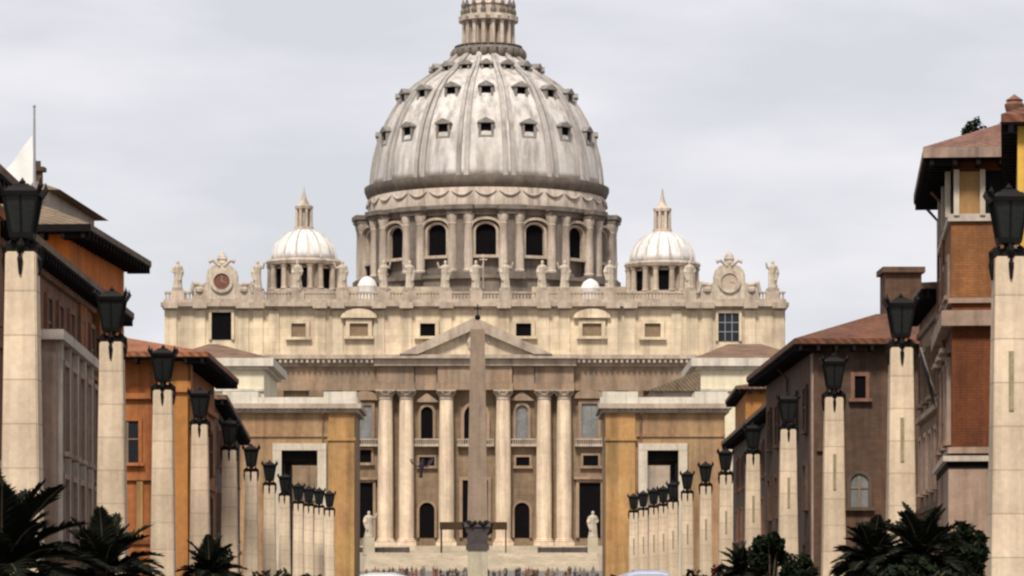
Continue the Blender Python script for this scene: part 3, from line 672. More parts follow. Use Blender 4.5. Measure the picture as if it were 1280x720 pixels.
class House:
    def __init__(s, name, label, side, X0, d0, X1, d1, W, H, wall, cat='building'):
        s.s = side; s.X0, s.d0, s.L, s.W, s.H = X0, d0, math.hypot(X1-X0, d1-d0), W, H
        s.th = -math.atan2(X1-X0, d1-d0)
        s.o = thing(name, label, cat, (X0, d0, 0), s.th)
        s.xf = lambda x, y, z: (side*x, y, z)
        s.front = lambda u, n, z: (side*u, -n, z)
        s.street = lambda u, n, z: (-side*n, u, z)
        MB(s.xf).box(0, W, 0, s.L, -.3, H).build('wall', M[wall], s.o)
    def mb(s): return MB(s.xf)
    def u(s, px, d=None): return s.s*(wx(px, d or s.d0)-s.X0)
    def z(s, y, d=None): return wz(y, d or s.d0)
    def hip(s, o=.9, rh=1.6, rm='rooftan', th=.22, flat=.0, base=None, fascia=None):
        W, L_ = s.W, s.L; z0 = (s.H if base is None else base)
        m = s.mb(); a = min(W, L_)/2+o - flat
        x0, x1, y0, y1 = -o, W+o, -o, L_+o; zt = z0+th
        ix0, ix1, iy0, iy1 = x0+a, x1-a, y0+a, y1-a
        if ix1 < ix0: ix0 = ix1 = (x0+x1)/2
        if iy1 < iy0: iy0 = iy1 = (y0+y1)/2
        vs = [(x0,y0,z0),(x1,y0,z0),(x1,y1,z0),(x0,y1,z0),(x0,y0,zt),(x1,y0,zt),(x1,y1,zt),(x0,y1,zt),
              (ix0,iy0,zt+rh),(ix1+.01,iy0,zt+rh),(ix1+.01,iy1+.01,zt+rh),(ix0,iy1+.01,zt+rh)]
        m.add(vs, [(4,5,9,8),(5,6,10,9),(6,7,11,10),(7,4,8,11),(8,9,10,11),(0,1,5,4),(1,2,6,5),(2,3,7,6),(3,0,4,7)])
        r = m.build('roof', M[rm], s.o)
        e = s.mb(); e.box(x0+.03, x1-.03, y0+.03, y1-.03, z0-.06, z0-.004)
        if fascia:
            f = s.mb(); f.box(x0-.02, x1+.02, y0-.03, y0-.004, z0-.05, z0+th*.95); f.build('fascia', M[fascia], s.o)
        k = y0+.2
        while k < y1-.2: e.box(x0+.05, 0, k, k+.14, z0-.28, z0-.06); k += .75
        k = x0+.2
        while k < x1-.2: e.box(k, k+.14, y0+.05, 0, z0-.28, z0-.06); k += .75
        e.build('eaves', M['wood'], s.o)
        return r
    def band(s, z, h, pr, mt='paletrim', name='string_course', u0=0, u1=None):
        m = s.mb(); W, L_ = s.W, s.L
        m.box(-pr, W, -pr, 0, z, z+h); m.box(-pr, 0, 0, L_, z, z+h); return m.build(name, M[mt], s.o)
    def wf(s, u0, u1, z0, z1, **k): return window(s.o, s.front, u0, u1, z0, z1, **k)
    def ws(s, u0, u1, z0, z1, **k): return window(s.o, s.street, u0, u1, z0, z1, **k)
    def rows(s, face, us, zs, w_, h_, **k):
        for z in zs:
            for u in us: (s.wf if face == 'f' else s.ws)(u-w_/2, u+w_/2, z, z+h_, **k)
    def pipe(s, u, top, face='s', mt='mauve'):
        f = s.street if face == 's' else s.front
        m = MB(lambda x, y, z: f(x, -y, z)); m.tube([(u,-.5,top+.1),(u,-.1,top-.35),(u,-.1,.2)], .055, 8)
        for z in (2, 5, 8, 11):
            if z < top-.5: m.box(u-.09, u+.09, -.17, .01, z, z+.06)
        return m.build('downpipe', M[mt], s.o)
    def chimney(s, x, y, z0, z1, a=.45, mt='brownwall'):
        m = s.mb(); m.box(x-a, x+a, y-a, y+a, z0, z1); m.box(x-a-.12, x+a+.12, y-a-.12, y+a+.12, z1, z1+.16); m.box(x-a*.6, x+a*.6, y-a*.6, y+a*.6, z1+.16, z1+.4)
        return m.build('chimney', M[mt], s.o)

# ---- left row
h = House('orange_house', 'orange plastered house with steep brown roof at the left picture edge', -1, -12.75, 72, -12.95, 89, 10, 12.2, 'orange2')
h.hip(.55, 2.6, 'roofbrown'); h.rows('s', [2.5, 6, 9.5, 13], [2.6, 6.2, 9.2], 1.1, 1.8); h.rows('f', [1.6, 4.4, 7.2], [2.6, 6.2, 9.2], 1.1, 1.8)
h.band(5.2, .2, .12); h.band(11.5, .25, .15, 'orange2', 'cornice')

h = House('stucco_wing', 'low grey pink stucco wing with tall windows and pale top ledge', -1, wx(70,105), 105, wx(118,119), 119, 5.0, 9.7, 'greypink')
h.band(9.7, .3, .25, 'paletrim', 'top_ledge'); h.band(3.2, .28, .3, 'paletrim', 'ledge')
MB(h.xf).box(.02, 4.98, .02, h.L-.02, 9.7, 9.85).build('flat_roof', M['paletrim'], h.o)
for i in range(5):
    u = .9+i*2.75; h.ws(u, u+1.5, 6.4, 9.0, pane='dullglass', fm='greypink', pr=.2); h.ws(u, u+1.5, 3.75, 5.6, pane='glass', fm='greypink', pr=.2)
    m = MB(lambda x, y, z: h.street(x, -y, z)); m.box(u-.55, u-.3, -.16, .01, 3.5, 9.65); m.build('pilaster', M['paletrim'], h.o)
    h.ws(u, u+1.5, .4, 2.6, pane='dark', fm='greypink')
h.rows('f', [2.2], [4.0, 7.0], 1.1, 1.7, pane='dullglass')

h = House('mauve_house', 'tall mauve brown house with long dark eave above the stucco wing', -1, -14.95, 90, -15.15, 134, 14, 12.75, 'mauve')
h.hip(.7, .7, 'rooftan'); h.band(9.3, .2, .1, 'mauve'); h.band(12.3, .2, .15, 'mauve', 'cornice')
for i in range(15):
    u = 2+i*3.05; h.ws(u, u+1.15, 10.0, 11.7, fm='mauve', pane='glass'); h.ws(u, u+1.15, 6.3, 8.4, fm='mauve', pane='glass'); h.ws(u, u+1.15, 2.8, 4.8, fm='mauve')
m = MB(lambda x, y, z: h.street(x, -y, z)); m.box(32.5, 34.6, -.1, .01, 0, 12.6); m.box(37, 37.25, -.25, -.02, 0, 12.9); m.build('corner_pier', M['orange2'], h.o)
m = MB(lambda x, y, z: h.street(x, -y, z)); m.box(40.5, 43.9, -.12, .01, 0, 12.5); m.build('end_pier', M['orange'], h.o)

h = House('tower_house', 'bright orange upper house with dark flared eaves rising behind the mauve house', -1, wx(86,128), 128, wx(155,140), 140, 9, 15.35, 'orange')
h.hip(.95, 1.25, 'rooftan', flat=2.6, fascia='wood')
m = h.mb(); m.box(1.1, 9, 2.0, 11.5, 16.2, 17.1); m.build('attic_storey', M['paletrim'], h.o)
m = h.mb(); 
vs = [(.6,1.5,17.1),(9.5,1.5,17.1),(9.5,12,17.1),(.6,12,17.1),(3.4,5,18.3),(7.5,5,18.3)]
m.add(vs, [(0,1,5,4),(1,2,5),(2,3,4,5),(3,0,4),(3,2,1,0)]); m.build('attic_roof', M['rooftan'], h.o)
h.chimney(2.1, 5, 17.4, 18.2, .16); h.rows('s', [3, 7], [11.6], 1.1, 1.8, fm='orange2', pane='glass')

h = House('pilastered_house', 'orange house with projecting eaves and golden corner pilaster, left side', -1, wx(231,160), 160, wx(268,177), 177, 13, 13.05, 'orange2')
h.hip(1.15, 1.75, 'roofterra'); h.band(7.5, .25, .15, 'orange2'); h.band(11.2, .25, .2, 'orange2', 'cornice'); h.band(4.6, .2, .12, 'brickred', 'base_course')
m = MB(lambda x, y, z: h.front(x, -y, z)); m.box(-.15, 1.05, -.25, .02, .0, 12.9); m.box(-.3, 1.2, -.4, .02, 11.5, 12.0); m.build('corner_pilaster', M['golden'], h.o)
m = MB(lambda x, y, z: h.street(x, -y, z)); m.box(.2, 1.3, -.25, .02, 0, 12.9); m.build('corner_pilaster', M['golden'], h.o)
for i in range(4):
    u = 1.9+i*1.0
    m = MB(lambda x, y, z: h.front(x, -y, z)); m.box(u, u+.28, -.12, .02, 4.9, 7.45); m.build('pilaster_strip', M['ochre2'], h.o)
h.rows('f', [2.6, 4.8, 7.4], [8.3], 1.0, 1.9, fm='orange2'); h.rows('f', [2.6, 5.2], [1.6], 1.1, 2.2, fm='orange2')
h.rows('s', [3.6, 7, 10.4, 14], [8.3], 1.2, 2.0, fm='brickred'); h.rows('s', [3.6, 7, 10.4, 14], [5.1, 1.6], 1.2, 2.0, fm='brickred')

h = House('umber_house', 'dark umber house with black eaves beyond the pilastered orange house', -1, wx(268,186), 186, wx(300,232), 232, 9, 12.7, 'darkwall')
h.hip(.7, .8, 'roofbrown'); h.rows('s', [4+5*i for i in range(8)], [2.4, 6, 9.4], 1.2, 1.9, fm='mauve'); h.band(5.2, .2, .12, 'mauve')

# ---- right row
h = House('yellow_house', 'bright yellow house with low gable at the right picture edge', 1, wx(1272,96), 96, wx(1270,110), 110, 9, 14.9, 'yellow')
h.hip(.45, 2.3, 'roofred'); h.rows('s', [3, 6.5, 10], [3, 7, 10.5], 1.1, 1.9); h.rows('f', [2, 5], [3, 7, 10.5], 1.1, 1.9)
h.chimney(1.0, 6, 15, 18.6, .3)

h = House('brick_palazzo', 'tall red brick corner palazzo with yellow top loggia and black eaves', 1, wx(1190,115), 115, wx(1176,126.5), 126.5, 12, 16.35, 'brickred')
hz = h.z
MB(h.xf).box(-.03, 12.03, -.03, h.L+.03, hz(378), hz(277)).build('upper_wall', M['brickupper'], h.o)
h.hip(.95, 1.55, 'roofpink', .30, flat=3.0, fascia='greypink')
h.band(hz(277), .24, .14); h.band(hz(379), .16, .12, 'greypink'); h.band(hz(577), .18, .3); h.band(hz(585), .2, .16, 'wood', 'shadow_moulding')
MB(h.xf).box(-.12, 12.12, -.12, h.L+.12, -.2, hz(585)-.003).build('stone_base', M['greypink'], h.o)
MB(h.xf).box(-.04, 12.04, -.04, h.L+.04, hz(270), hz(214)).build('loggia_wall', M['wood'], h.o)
m = MB(h.xf)
m.box(h.u(1199.5), h.u(1224), -.1, -.038, hz(268), hz(215)); m.build('loggia_panel', M['ochre2'], h.o)
for a, b_ in ((1192, 1199), (1224.3, 1231), (1262, 1270)):
    m = MB(h.xf); m.box(h.u(a), h.u(b_), -.2, -.02, hz(270), hz(213)); m.build('loggia_pier', M['propstone'], h.o)
for i in range(3):
    m = MB(h.xf); m.box(-.2, -.02, .3+i*4, .75+i*4, hz(270), hz(213)); m.build('loggia_pier', M['propstone'], h.o)
for i in range(3):
    h.ws(1.2+i*3.6, 2.6+i*3.6, 12.0, 13.2, fm='greypink', pane='glass', pr=.12); h.ws(1.2+i*3.6, 2.6+i*3.6, 7.2, 9.8, fm='greypink', pane='glass', hood=True, pr=.14); h.ws(1.2+i*3.6, 2.6+i*3.6, 1.2, 3.8, pane='dark', arch=True)
h.band(10.9, .5, .35, 'greypink', 'cornice'); h.band(6.75, .2, .14, 'greypink')
h.rows('f', [4.2, 7.6], [7.4, 11.7], 1.1, 1.8, fm='brickred'); h.rows('f', [2.5], [1.4], 1.2, 2.0, fm='greypink')
h.pipe(11.2, 15.9); h.pipe(6.0, 15.9)
h = House('tan_house', 'weathered tan house with dark eave squeezed beside the tall brick palazzo', 1, wx(1176,128.5), 128.5, wx(1149,141), 141, 10, 13.3, 'tan')
h.hip(.75, .8, 'roofbrown'); h.band(12.4, .2, .12, 'tan', 'cornice'); h.band(9.0, .2, .2, 'greypink'); h.band(5.4, .2, .16, 'brownwall')
for i in range(4): h.ws(1.0+i*3, 2.1+i*3, 9.7, 11.6, fm='tan', pane='dark'); h.ws(1.0+i*3, 2.1+i*3, 6.2, 8.3, fm='greypink', pane='dullglass'); h.ws(1.0+i*3, 2.1+i*3, 2.2, 4.2, fm='tan', pane='dark')
h = House('brown_house', 'wide brown plastered house with dotted black eave and red roof, right side', 1, wx(1017,148), 148, 12.35, 171, 10, 12.75, 'brownwall')
h.hip(.9, 1.35, 'roofred', flat=2.0); h.pipe(.9, 12.4, 'f', 'darkwall'); h.pipe(11, 12.4, 's', 'darkwall'); h.pipe(6.8, 12.4, 'f', 'darkwall')
h.wf(h.u(1068), h.u(1082), h.z(498), h.z(470), pane='dark', fm='mauve', bars=False)
h.wf(h.u(1063), h.u(1085), h.z(634), h.z(592), pane='dullglass', fm='darkwall', arch=True)
h.wf(h.u(1028), h.u(1042), h.z(560), h.z(530), pane='dark', fm='brownwall', bars=False)
h.rows('s', [3, 7.5, 12, 16.5, 20.5], [9.3, 6.0, 2.6], 1.1, 1.8, fm='brownwall')
m = MB(lambda x, y, z: h.street(x, -y, z)); m.box(.02, .5, -.08, .01, 0, 12.4); m.build('quoin_strip', M['greypink'], h.o)
m = MB(lambda x, y, z: h.front(x, -y, z)); m.box(.02, .6, -.08, .01, 0, 12.4); m.build('quoin_strip', M['brownwall'], h.o)
m = h.mb(); m.box(h.u(1107,152), h.u(1152,152), 3.5, 5.5, 13, h.z(342,152)); m.box(h.u(1103,152), h.u(1156,152), 3.3, 5.7, h.z(342,152), h.z(335,152)); m.build('roof_turret', M['brownwall'], h.o)
h = House('golden_house', 'narrow golden ochre house peeping out under the brown house eave', 1, wx(932,240), 240, wx(932,240)+.3, 256, 9, 16.6, 'golden')
h.hip(.7, 1.1, 'roofbrown'); h.rows('f', [1.5, 4], [13.2, 10], 1.0, 1.7, fm='golden')
h = House('shadowed_house', 'low dark house with deep black eaves between lamps and right portal', 1, 14.2, 186, 14.5, 231, 9, 12.4, 'darkwall')
h.hip(.75, .7, 'roofbrown'); h.rows('s', [4+5*i for i in range(8)], [2.4, 6, 9.2], 1.2, 1.9, fm='mauve', pane='dullglass'); h.band(5.2, .2, .12, 'mauve')
# ---- portal buildings at the end of the street
def portal(name, label, xa, xb, oa, ob, wall, pa, pb, pil, gs):
    D = 300.0; x0, x1 = wx(xa, D), wx(xb, D); cx = (x0+x1)/2
    t = thing(name, label, 'building', (cx, D, 0)); dep = 11.0
    X = lambda px: wx(px, D)-cx
    Z = lambda y: wz(y, D)
    hz_ = Z(563); top = Z(516)
    m = MB(); m.box(X(xa), X(oa), 0, dep, -.3, hz_); m.box(X(ob), X(xb), 0, dep, -.3, hz_); m.box(X(xa), X(xb), 0, dep, hz_, top); m.build('wall', M[wall], t)
    m = MB(); fw = 11*D/F
    m.box(X(oa)-fw, X(oa), -.3, 0, -.3, hz_); m.box(X(ob), X(ob)+fw, -.3, 0, -.3, hz_); m.box(X(oa)-fw, X(ob)+fw, -.32, 0, hz_, hz_+fw*.8); m.build('doorway_frame', M['propstone'], t)
    m = MB(); m.box(X(pa), X(pb), -.28, 0, -.3, Z(551)); m.box(X(pa)-.1, X(pb)+.1, -.42, 0, Z(551), Z(547)); m.box(X(pa), X(pb), -.2, 0, Z(547), top); m.build('corner_pilaster', M[pil], t)
    m = MB(); gx = X(oa)+.004 if gs < 0 else X(ob)-.254; m.box(gx, gx+.25, .5, dep-.4, 0, hz_-.9); m.build('jamb_shade_lining', M['wood'], t)  # near-black lining added along the jamb to darken the passage like deep shade
    m = MB(); m.box(X(oa)+.004, X(ob)-.004, .35, dep-.3, hz_-.85, hz_-.004); m.build('ceiling_shade_lining', M['wood'], t)  # near-black slab added overhead, painting the passage shade from above
    m = MB(); m.box(X(xa), X(xb)+.02, -.14, 0, Z(546), Z(542)); m.build('string_course', M[wall], t)
    q0 = X(pb)+.5 if gs > 0 else X(pa)-.5
    m = MB(); m.tube([(q0,-.5,top-.1),(q0,-.12,top-.6),(q0,-.12,.2)], .07, 8); m.build('downpipe', M['mauve'], t)
    dent = MB(); k_ = X(xa)-.2
    while k_ < X(xb)+.2: dent.box(k_, k_+.22, -.62, -.46, Z(514), Z(511)); k_ += .5
    dent.build('dentil_row', M['cornice'], t)
    m = MB(); m.box(X(xa)-.35, X(xb)+.35, -.45, dep+.3, top, Z(511)); m.box(X(xa)-.6, X(xb)+.6, -.8, dep+.6, Z(511), Z(505)); m.build('cornice', M['cornice'], t)
    m = MB(); m.box(X(xa)-.45, X(xb)+.3, -.5, dep, Z(505), Z(497)); 
    for a, b_ in ((xa-4, xa+40), (xb-38, xb+3)): m.box(X(a), X(b_), -.62, 4, Z(504.8), Z(490))
    m.build('parapet', M['whitecornice'], t)
    return t
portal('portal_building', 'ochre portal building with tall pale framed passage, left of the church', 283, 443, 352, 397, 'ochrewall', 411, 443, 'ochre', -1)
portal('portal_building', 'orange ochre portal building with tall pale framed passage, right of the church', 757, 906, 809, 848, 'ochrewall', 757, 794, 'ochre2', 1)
# what is seen through the passages: two short colonnades
def colonnade(label, px0, px1, D, n):
    x0, x1 = wx(px0, D), wx(px1, D); cx = (x0+x1)/2; h_ = (x1-x0)/2; z0 = .4
    t = thing('colonnade', label, 'colonnade', (cx, D, z0))
    MB().box(-h_, h_, 2.2, 3.2, 0, 12.0).build('rear_wall', M['propstone'], t)
    MB().box(-h_-.3, h_+.3, -.9, 3.3, 12.0, 13.4).build('entablature', M['cornice'], t)
    for i in range(n):
        x = -h_+.8+(2*h_-1.6)*i/(n-1); m = MB(); m.lathe([(.85,0),(.7,.4),(.68,4),(.58,11.3),(.8,11.6),(.85,12.0)], 18, (x, 0, 0)); soften(m.build('column', M['column'], t))
colonnade('pale colonnade seen through the left portal passage', 320, 425, 352, 6)
colonnade('pale colonnade seen through the right portal passage', 775, 880, 352, 6)
# cream palaces behind the portals
def palace(label, xa, xb, rx0, rx1, D, rm, s_):
    x0, x1 = wx(xa, D), wx(xb, D); cx = (x0+x1)/2; X = lambda p: wx(p, D)-cx; Z = lambda y: wz(y, D)
    t = thing('cream_palace', label, 'building', (cx, D, 0)); dep = 18
    MB().box(X(xa), X(xb), 0, dep, 0, Z(462)).build('wall', M['cream'], t)
    m = MB(); m.box(X(xa)-.4, X(xb)+.4, -.35, dep+.4, Z(462), Z(458)); m.box(X(xa)-.9, X(xb)+.9, -.7, dep+.7, Z(458), Z(448)); m.build('cornice', M['whitecornice'], t)
    z0, z1 = Z(448), Z(429)
    vs = [(X(xa)-.7,-.5,z0),(X(xb)+.7,-.5,z0),(X(xb)+.7,dep+.5,z0),(X(xa)-.7,dep+.5,z0),(X(rx0),dep/2,z1+.6),(X(rx1),dep/2,z1+.6)]
    m = MB(); m.add(vs, [(0,1,5,4),(1,2,5),(2,3,4,5),(3,0,4),(0,3,2,1)]); m.build('roof', M[rm], t)
    m = MB(); m.box(X(xa), X(xb), -.2, 0, Z(489), Z(486)); m.build('string_course', M['whitecornice'], t)
    for i in range(4):
        u = X(xa)+1.5+i*(X(xb)-X(xa)-3)/3; window(t, lambda a, n, z: (a, -n, z), u-.5, u+.5, 14.5, 17, pane='glass')
palace('cream palace with brown hipped roof behind the left portal building', 215, 330, 250, 262, 326, 'roofbrown', -1)
palace('cream palace with brown hipped roof behind the right portal building', 876, 1000, 918, 960, 326, 'roofbrown', 1)
D = 318.0; t = thing('low_wing', 'low wing with dull brown lean-to roof behind the right portal parapet', 'building', (wx(845, D), D, 0))
x0, x1 = wx(812, D)-wx(845, D), wx(875, D)-wx(845, D)
MB().box(x0, x1, 0, 6, 0, wz(489, D)).build('wall', M['cornice'], t)
MB().prism([(x0-.3, wz(489, D)), (x1, wz(489, D)), (x1, wz(463, D))], -.4, 6.4).build('roof', M['rooftan'], t)

# ------------------------------------------------------------------ street lamps
SH = 9.1      # height of the stone shaft
ORD = ['nearest', 'second', 'third', 'fourth', 'fifth', 'sixth', 'seventh', 'eighth', 'ninth', 'tenth', 'eleventh', 'twelfth']
def make_lamp(rowname, inlay):
    t = thing('street_lamp', 'x', 'street lamp', (0,0,0), 0, 'obelisk lamps of the %s row' % rowname)
    m = MB(); m.frustum(0,0,1.2,SH,.435,.315); o = m.build('shaft', M['lampstone'], t)
    bm = bmesh.new(); bm.from_mesh(o.data); bmesh.ops.bevel(bm, geom=[e for e in bm.edges], offset=.03, segments=2, affect='EDGES'); bm.to_mesh(o.data); bm.free()
    m = MB(); m.box(-.62,.62,-.62,.62,.1,.75); m.frustum(0,0,.75,1.2,.56,.45); m.build('base', M['lampstone'], t)
    if inlay: MB().box(-.05,.05,-.395,-.33,5.85,7.1).build('bronze_inlay', M['moss'], t)
    m = MB(); m.box(-.07,.07,-.34,.34,SH-.02,SH+.2); m.box(-.34,.34,-.07,.07,SH-.01,SH+.19); m.lathe([(.24,SH),(.14,SH+.12),(.10,SH+.25),(.2,SH+.33),(.24,SH+.36)], 10)
    for a in range(4):
        c, s_ = math.cos(a*PI/2), math.sin(a*PI/2); m.tube([(c*.2,s_*.2,SH+.25),(c*.37,s_*.37,SH+.1),(c*.375,s_*.375,SH-.15),(c*.352,s_*.352,SH-.48)], [.05,.07,.06,.03], 6)
    m.build('bracket', M['bronze'], t)
    z0 = SH+.34; z1 = SH+1.16; a0, a1 = .22, .35
    m = MB(); m.frustum(0,0,z0-.05,z0+.06,a0+.02,a0+.04); m.frustum(0,0,z1,z1+.09,a1+.05,a1+.07)
    for i in (-1, 1):
        for j in (-1, 1):
            m.tube([(i*a0,j*a0,z0),(i*a1,j*a1,z1)], .035, 6)
            m.tube([(i*(a1+.02),j*(a1+.02),z1+.05),(i*(a1+.09),j*(a1+.09),z1+.2),(i*(a1+.08),j*(a1+.08),z1+.34)], [.05,.06,.015], 6)
    for k in range(4):
        c, s_ = math.cos(k*PI/2), math.sin(k*PI/2); m.tube([(c*a0,s_*a0,z0),(c*a1,s_*a1,z1)], .02, 5)
    m.frustum(0,0,z1+.09,z1+.2,a1*.95,.26); m.frustum(0,0,z1+.2,z1+.27,.22,.14); m.lathe([(.05,z1+.27),(.08,z1+.31),(.03,z1+.37),(.005,z1+.41)], 8)
    l_ = m.build('lantern', M['bronze'], t)
    m = MB(); m.frustum(0,0,z0+.06,z1,a0-.015,a1-.015); m.build('lantern_glass', M['lampglass'], l_)
    return t
LROW = [(28,316),(140,428),(204,488),(250,531),(287,563),(314,590),(337,607),(356,620),(373,630),(386,633),(399,635),(412,638)]
RROW = [(1261,322),(1126,435),(1042,497),(985,537),(941,568),(907,594),(882,608),(859,617),(841,628),(829,633),(817,635),(804,638),(792,641)]
ORD.append('thirteenth')
for rowname, row, inl in (('left', LROW, False), ('right', RROW, True)):
    proto = make_lamp(rowname, inl)
    for i, (px, y) in enumerate(row):
        o = proto if i == 0 else copy_tree(proto)
        d = (SH-EYE)*F/(HZ-y)
        o.location = (wx(px, d), d, 0); o.rotation_euler = (0, 0, 0)
        o['label'] = 'pale stone obelisk lamp with black lantern, %s from the camera in %s row' % (ORD[i] if i else 'the one nearest', rowname)
# ------------------------------------------------------------------ plants
def frond_mesh(m, c, az, el, ln_, droop, wid, rnd, n=20):
    # arching rib with leaflets on both sides
    p = Vector(c); d = Vector((math.cos(az)*math.cos(el), math.sin(az)*math.cos(el), math.sin(el))); pts = []
    for i in range(n+1):
        pts.append(p.copy()); d = (d+Vector((0,0,-droop/n))).normalized(); p = p+d*ln_/n
    m.mi = 1; m.tube([tuple(q) for q in pts[::4]], [.025-.02*i/(n/4) for i in range(len(pts[::4]))], 5); m.mi = 0
    for i in range(3, n):
        t_ = (pts[i+1]-pts[i]).normalized(); sd_ = t_.cross(Vector((0,0,1))).normalized(); up = sd_.cross(t_)
        L_ = wid*math.sin(PI*min(1, (i/n)*.85+.12))
        for s_ in (-1, 1):
            for sub in (0, .5):
                b = pts[i]+(pts[i+1]-pts[i])*sub; dr = (sd_*s_*.8+t_*.65+up*rnd.uniform(.1,.4)).normalized(); w_ = t_*.022
                mid = b+dr*L_*.55; tip = b+dr*L_*rnd.uniform(.9,1.1)+Vector((0,0,-.12*L_))
                m.add([b-w_, b+w_, mid+w_*1.3, tip, mid-w_*1.3], [(0,1,2,3,4)])
def palm(label, px, y, d, ln_, nf, wid, seed, trunk_r=.14):
    rnd = random.Random(seed); z = wz(y, d)
    t = thing('palm_tree', label, 'palm', (wx(px, d), d, .13), 0, 'young palms in stone planters'); zc = z-.13
    m = MB()
    m.lathe([(.42,0),(.5,.1),(.58,.62),(.64,.66),(.64,.74),(.54,.74),(.52,.66)], 20); m.build('planter', M['pot'], t)
    m = MB(); prof = []
    for i in range(14): prof += [(trunk_r*(1.15-.02*i), .66+(zc-.66)*i/14), (trunk_r*(.98-.02*i), .66+(zc-.66)*(i+.7)/14)]
    m.lathe(prof+[(trunk_r*.7, zc+.05)], 12); m.build('trunk', M['bark'], t)
    m = MB()
    for i in range(nf):
        k = i/nf; el = math.radians(82-95*k+rnd.uniform(-8,8)); frond_mesh(m, (0,0,zc), i*2.399+rnd.uniform(-.2,.2), el, ln_*rnd.uniform(.8,1.05), .9+rnd.uniform(0,.5), wid, rnd)
    m.build('crown', [M['palmleaf'], M['bark']], t)
palm('large dark palm cut by the left picture edge, nearest of the palms', 2, 722, 45, 1.55, 44, .42, 3)
palm('dark palm in front of the two nearest left lamps, beside the largest palm', 130, 722, 66, 1.35, 42, .40, 8)
palm('small dark palm between the third and fifth left lamps', 262, 722, 98, 1.2, 36, .36, 11)
palm('dark palm rising out of the shrubs beside the nearest right lamp', 1152, 700, 64, 1.1, 48, .34, 21)
palm('small dark palm at the foot of the fifth right lamp', 926, 716, 150, 1.35, 36, .42, 27)
def shrub(name, label, px, y, d, rx, rz, n, seed, lm='leaf', flower=None, group=None, lf=.11, cat='shrub', base=.13):
    rnd = random.Random(seed); top = wz(y, d)-base
    t = thing(name, label, cat, (wx(px, d), d, base), 0, group)
    cz_ = top-rz; m = MB()
    m.tube([(0,0,0),(.03,.02,cz_*.5),(0,0,cz_)], [.09,.07,.04], 7)
    for k in range(7):
        a = k*.9; m.tube([(0,0,max(.15,cz_*.45)),(math.cos(a)*rx*.35,math.sin(a)*rx*.35,cz_),(math.cos(a)*rx*.7,math.sin(a)*rx*.7,cz_+rz*.35)], [.045,.03,.012], 5)
    m.build('trunk', M['bark'], t)
    m = MB(); cl = []
    for k in range(26):
        v = Vector((rnd.gauss(0,1), rnd.gauss(0,1), rnd.gauss(0,1))).normalized()*rnd.uniform(.35,.85); cl.append((v.x*rx, v.y*rx, cz_+v.z*rz, rnd.uniform(.22,.42)))
    for k in range(n):
        c = rnd.choice(cl); v = Vector((rnd.gauss(0,1), rnd.gauss(0,1), rnd.gauss(0,1))).normalized()*rnd.uniform(.5,1)*c[3]
        p = Vector((c[0]+v.x*rx, c[1]+v.y*rx, max(.05, c[2]+v.z*rz))); a = Vector((rnd.gauss(0,1), rnd.gauss(0,1), rnd.gauss(0,.7))).normalized(); b = a.cross(Vector((rnd.gauss(0,1), rnd.gauss(0,1), rnd.gauss(0,1)))).normalized()
        s_ = lf*rnd.uniform(.6,1.3); m.mi = 1 if flower and rnd.random() < .22 and v.z > -.1 else 0
        m.add([p-a*s_, p+b*s_*.45, p+a*s_, p-b*s_*.45], [(0,1,2,3)])
    m.build('foliage', [M[lm]]+([M[flower]] if flower else []), t)
    return t
G1 = 'dark shrubs along the right pavement'
palm('broad dark palm beside the second right lamp, left of the spiky one', 1092, 706, 68, .95, 48, .32, 41)
shrub('shrub', 'rounded green shrub right of the near right palm, beside the nearest lamp', 1206, 652, 66, .42, .6, 2600, 32, group=G1)
shrub('shrub', 'dark shrub at the foot of the near right palm, filling the gap below it', 1150, 686, 60, .62, .6, 3600, 33, group=G1)
shrub('shrub', 'round headed dark shrub between the third and fourth right lamps', 963, 664, 120, .75, .8, 2600, 34, group=G1)
shrub('shrub', 'low dark shrub just right of the fourth right lamp', 1000, 694, 118, .7, .6, 2200, 35, group=G1)
shrub('shrub', 'dark rounded shrub rising behind the small left palm', 272, 680, 112, .45, .8, 1800, 36, group='dark shrubs along the left pavement')
G2 = 'oleander bushes between the far lamps'
for i, (px, y, d, fl) in enumerate(((300,712,150,None),(333,703,162,'pinkflower'),(352,711,170,None),(372,712,180,None),(392,715,190,None),(425,714,205,None),(448,715,222,None))):
    shrub('oleander', ['dark oleander just right of the fifth left lamp', 'pink flowering oleander between the sixth and seventh left lamps', 'dark oleander at the foot of the seventh and eighth left lamps', 'dark oleander below the ninth left lamp',
          'dark oleander below the tenth and eleventh left lamps', 'dark oleander below the left portal pilaster', 'dark oleander beside the white coach'][i], px, y, d, 1.0+(.15 if i > 3 else 0), 1.5, 1700, 50+i, flower=fl, group=G2, lf=.16)
for i, (px, y, d, fl) in enumerate(((903,706,150,'pinkflower'),(868,712,170,None),(884,710,176,None),(760,716,215,None))):
    shrub('oleander', ['pink flowering oleander at the foot of the sixth right lamp', 'dark oleander between the bluish coach and the seventh right lamp', 'dark oleander in front of the seventh right lamp', 'dark oleander below the right portal pilaster'][i], px, y, d, .95, 1.5, 1700, 70+i, flower=fl, group=G2, lf=.16)
